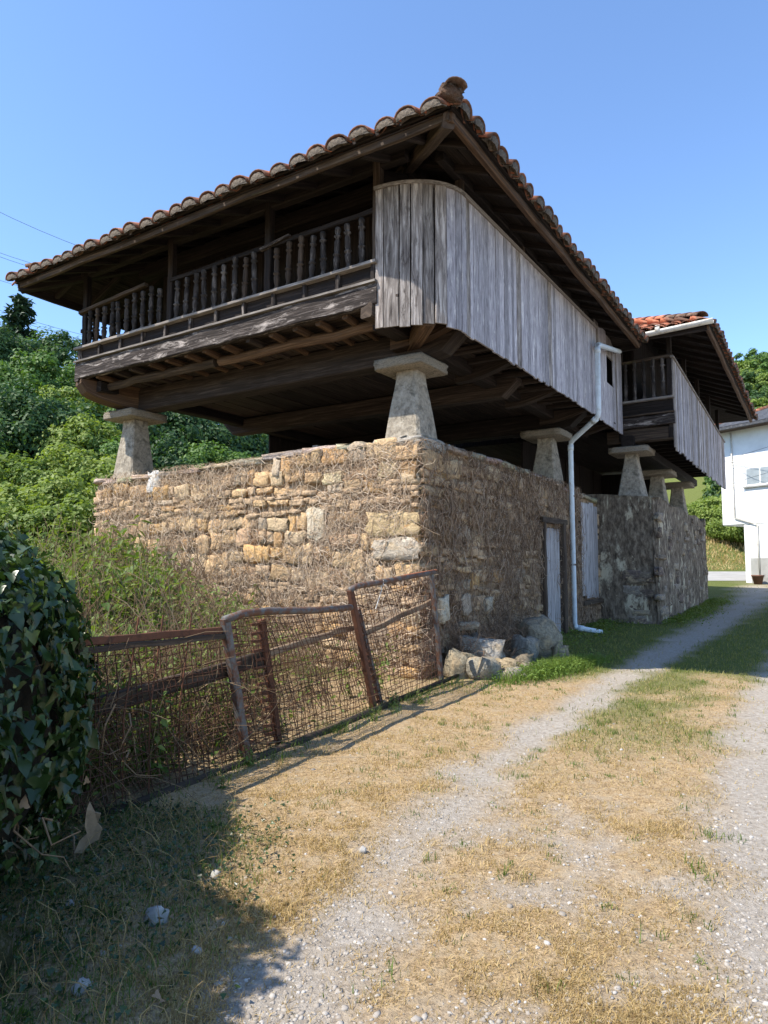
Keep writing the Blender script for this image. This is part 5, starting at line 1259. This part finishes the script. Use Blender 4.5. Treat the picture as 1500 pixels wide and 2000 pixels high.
# shrubs on the bank across the road
for i in range(30):
    d = R.uniform(45, 56); u = R.uniform(1290, 1500); x = (u-750)/1334*d; g = gz(x, d); sc = R.uniform(.75, 1.15)
    t = thing('shrub', 'leafy green shrub on the bank across the road left of the white house', 'shrub', (x, d, g), R.random()*6, 'shrubs on the bank across the road')
    put('stem', FT, t, None, None, (.5, .5, .3)); put('foliage', CROWN[R.choice([4, 1, 4])], t, (0, 0, 1.0*sc), None, (sc, sc, sc))
n = 9000; x = NR.uniform(15, 34, n); y = NR.uniform(41.2, 47, n); P = np.column_stack([x, y, terrain(x, y)]); blades('bank_grass', P, NR.uniform(.1, .4, n), NR.uniform(.012, .03, n), M_straw, .8)

# ------------------------------------------------------------------ white house
HD = Vector((-.49, .87, 0)).normalized(); HN = Vector((-HD.y, HD.x, 0))*1.0   # HD runs away to the left, HN faces the lane
if HN.y > 0: HN = -HN
H0 = Vector((16.45, 33.0, 0))
hz = gz(16.5, 32)
hs = thing('white_house', 'white two-storey house with slate roof behind the farther granary', 'house', H0+Vector((0, 0, 0)))
def hp(t, o, z): return (-HD*t+HN*o+Vector((0, 0, z)))      # t metres towards the viewer along the front, o out of the wall
def hbox(name, t0, t1, o0, o1, z0, z1, mat, parent=None):
    c0 = hp(t0, (o0+o1)/2, (z0+z1)/2); c1 = hp(t1, (o0+o1)/2, (z0+z1)/2); return obj(name, MB().beam(c0, c1, abs(o1-o0), z1-z0, (0, 0, 1), 1, 0, .01), mat, parent or hs)
hbox('wall', 0, 14, -9, 0, 3.52, 8.12, M_wall)
hbox('lower_wall', 1.35, 14, -8.5, -.01, hz-.5, 3.52, M_wall)
hbox('plinth', 1.34, 14, -.1, .02, hz-.4, hz+1.15, M_plinth)
hbox('column', 1.05, 1.33, -.35, -.03, hz-.4, 3.52, M_wall)
def window(t0, t1, z0, z1):
    w = hbox('window', t0, t1, -.14, -.02, z0, z1, M_blind)
    hbox('frame', t0-.06, t0+.02, -.06, .03, z0-.05, z1+.05, M_blind, w); hbox('frame', t1-.02, t1+.06, -.06, .03, z0-.05, z1+.05, M_blind, w)
    hbox('pane', t0+.05, (t0+t1)/2-.03, -.03, .005, z0+.05, z0+(z1-z0)*.62, M_glass, w); hbox('pane', (t0+t1)/2+.03, t1-.05, -.03, .005, z0+.05, z0+(z1-z0)*.62, M_glass, w)
    hbox('sill', t0-.1, t1+.1, -.02, .12, z0-.1, z0-.04, M_plinth, w)
window(1.25, 2.65, 5.35, 6.62); window(5, 6.4, 5.35, 6.62)
obj('house_downpipe', MB().tube([hp(.62, .06, 8.0), hp(.66, .06, 3.9), hp(.66, .06, 3.86), hp(1.75, .06, 3.5), hp(1.78, .06, hz)], .035, 8), M_gutter, hs, True)
rm = MB(); e0, e1 = -.7, 14.5
for zo, a, b in ((0, .75, -4.5),):
    p = [hp(e0, .75, 8.14), hp(e1, .75, 8.14), hp(e1, -4.5, 10.2), hp(e0+3.2, -4.5, 10.2), hp(e0, -9.6, 8.14)]
    rm.quad(p[0], p[1], p[2], p[3]); rm.quad(p[4], p[0], p[3], p[3]); rm.quad(hp(e0, .75, 8.08), hp(e0, -9.6, 8.08), hp(e1, -9.6, 8.08), hp(e1, .75, 8.08))
obj('roof', rm, M_slate, hs)
for r_ in range(6):
    for k in range(34):
        t0 = e0+.2+k*.43+(.2 if r_ % 2 else 0); o = .74-r_*.62; zz = 8.16+r_*.244+.03
        if t0 < e0+r_*.42 or t0 > 9: continue
        a = hp(t0, o-.3, zz+.12); obj('slate', MB().beam(hp(t0, o, zz), hp(t0, o-.7, zz+.285), .40, .016, (0, 0, 1)), M_slate, hs)
for k in range(12): 
    a = Vector(hp(e0, .75, 8.2)); b = Vector(hp(e0+3.2, -4.5, 10.26)); p = a.lerp(b, k/12); q = a.lerp(b, (k+1.25)/12); obj('hip_tile', MB().tube([p, q], [.13, .10], 8), M_tile, hs)
hbox('eave_gutter', e0, e1, .74, .88, 8.02, 8.14, M_slate)
obj('soffit_beam', MB().beam(hp(e0, .4, 8.06), hp(e1, .4, 8.06), .7, .04), M_old, hs)
# wires fixed on the house front
for za, zb, zc in ((6.66, 6.78, 6.95), (6.62, 6.3, 6.1), (5.45, 5.6, 5.85)): obj('wall_cable', MB().tube([hp(.3, .1, za), hp(1.6, .5, zb), hp(4, 1.2, zc)], .009, 5), M_cable, hs)
pp = H0+hp(1.95, .5, hz)
pt = thing('flower_pot', 'reddish clay pot beside the grey plinth of the white house', 'pot', (pp.x, pp.y, gz(pp.x, pp.y)))
pm = MB(); n = 12; pm.ring_sweep([[(r*math.cos(6.283*k/n), r*math.sin(6.283*k/n), z) for k in range(n)] for r, z in ((.16, -.02), (.24, .35), (.27, .36), (.27, .42), (.23, .42), (.2, .3))], [0, .3, .35, .4, .45, .5], [k*.1 for k in range(n+1)]); obj('pot', pm, M_tile, pt, True)
obj('soil', MB().quad((-.15, -.15, .36), (.15, -.15, .36), (.15, .15, .36), (-.15, .15, .36)), M_bark, pt)

# ------------------------------------------------------------------ power lines
for i, (a, b, d, lab) in enumerate([((-60, 374), (330, 520), 80, 'highest single power cable crossing the sky at left'), ((-60, 462), (330, 560), 90, 'upper of the close pair of power cables left of the roof corner'), ((-60, 470), (330, 570), 90, 'lower of the close pair of power cables left of the roof corner'),
                                     ((-60, 520), (330, 603), 95, 'power cable passing just below the roof corner at left'), ((-60, 580), (330, 678), 95, 'upper power cable beside the conifer tip'), ((-60, 588), (330, 690), 95, 'power cable right under the one beside the conifer tip'), ((-60, 615), (330, 706), 100, 'power cable above the lowest one over the hillside trees'), ((-60, 622), (330, 716), 100, 'lowest power cable over the hillside trees')]):
    P0 = Vector(px(*a, d)); P1 = Vector(px(*b, d+12)); pts = [P0.lerp(P1, t)-Vector((0, 0, 4*t*(1-t)*.9)) for t in np.linspace(-1.0, 2.0, 25)]
    tag(obj('power_cable', MB().tube(pts, .028, 4), M_cable), lab, 'cable', 'power cables over the hillside')
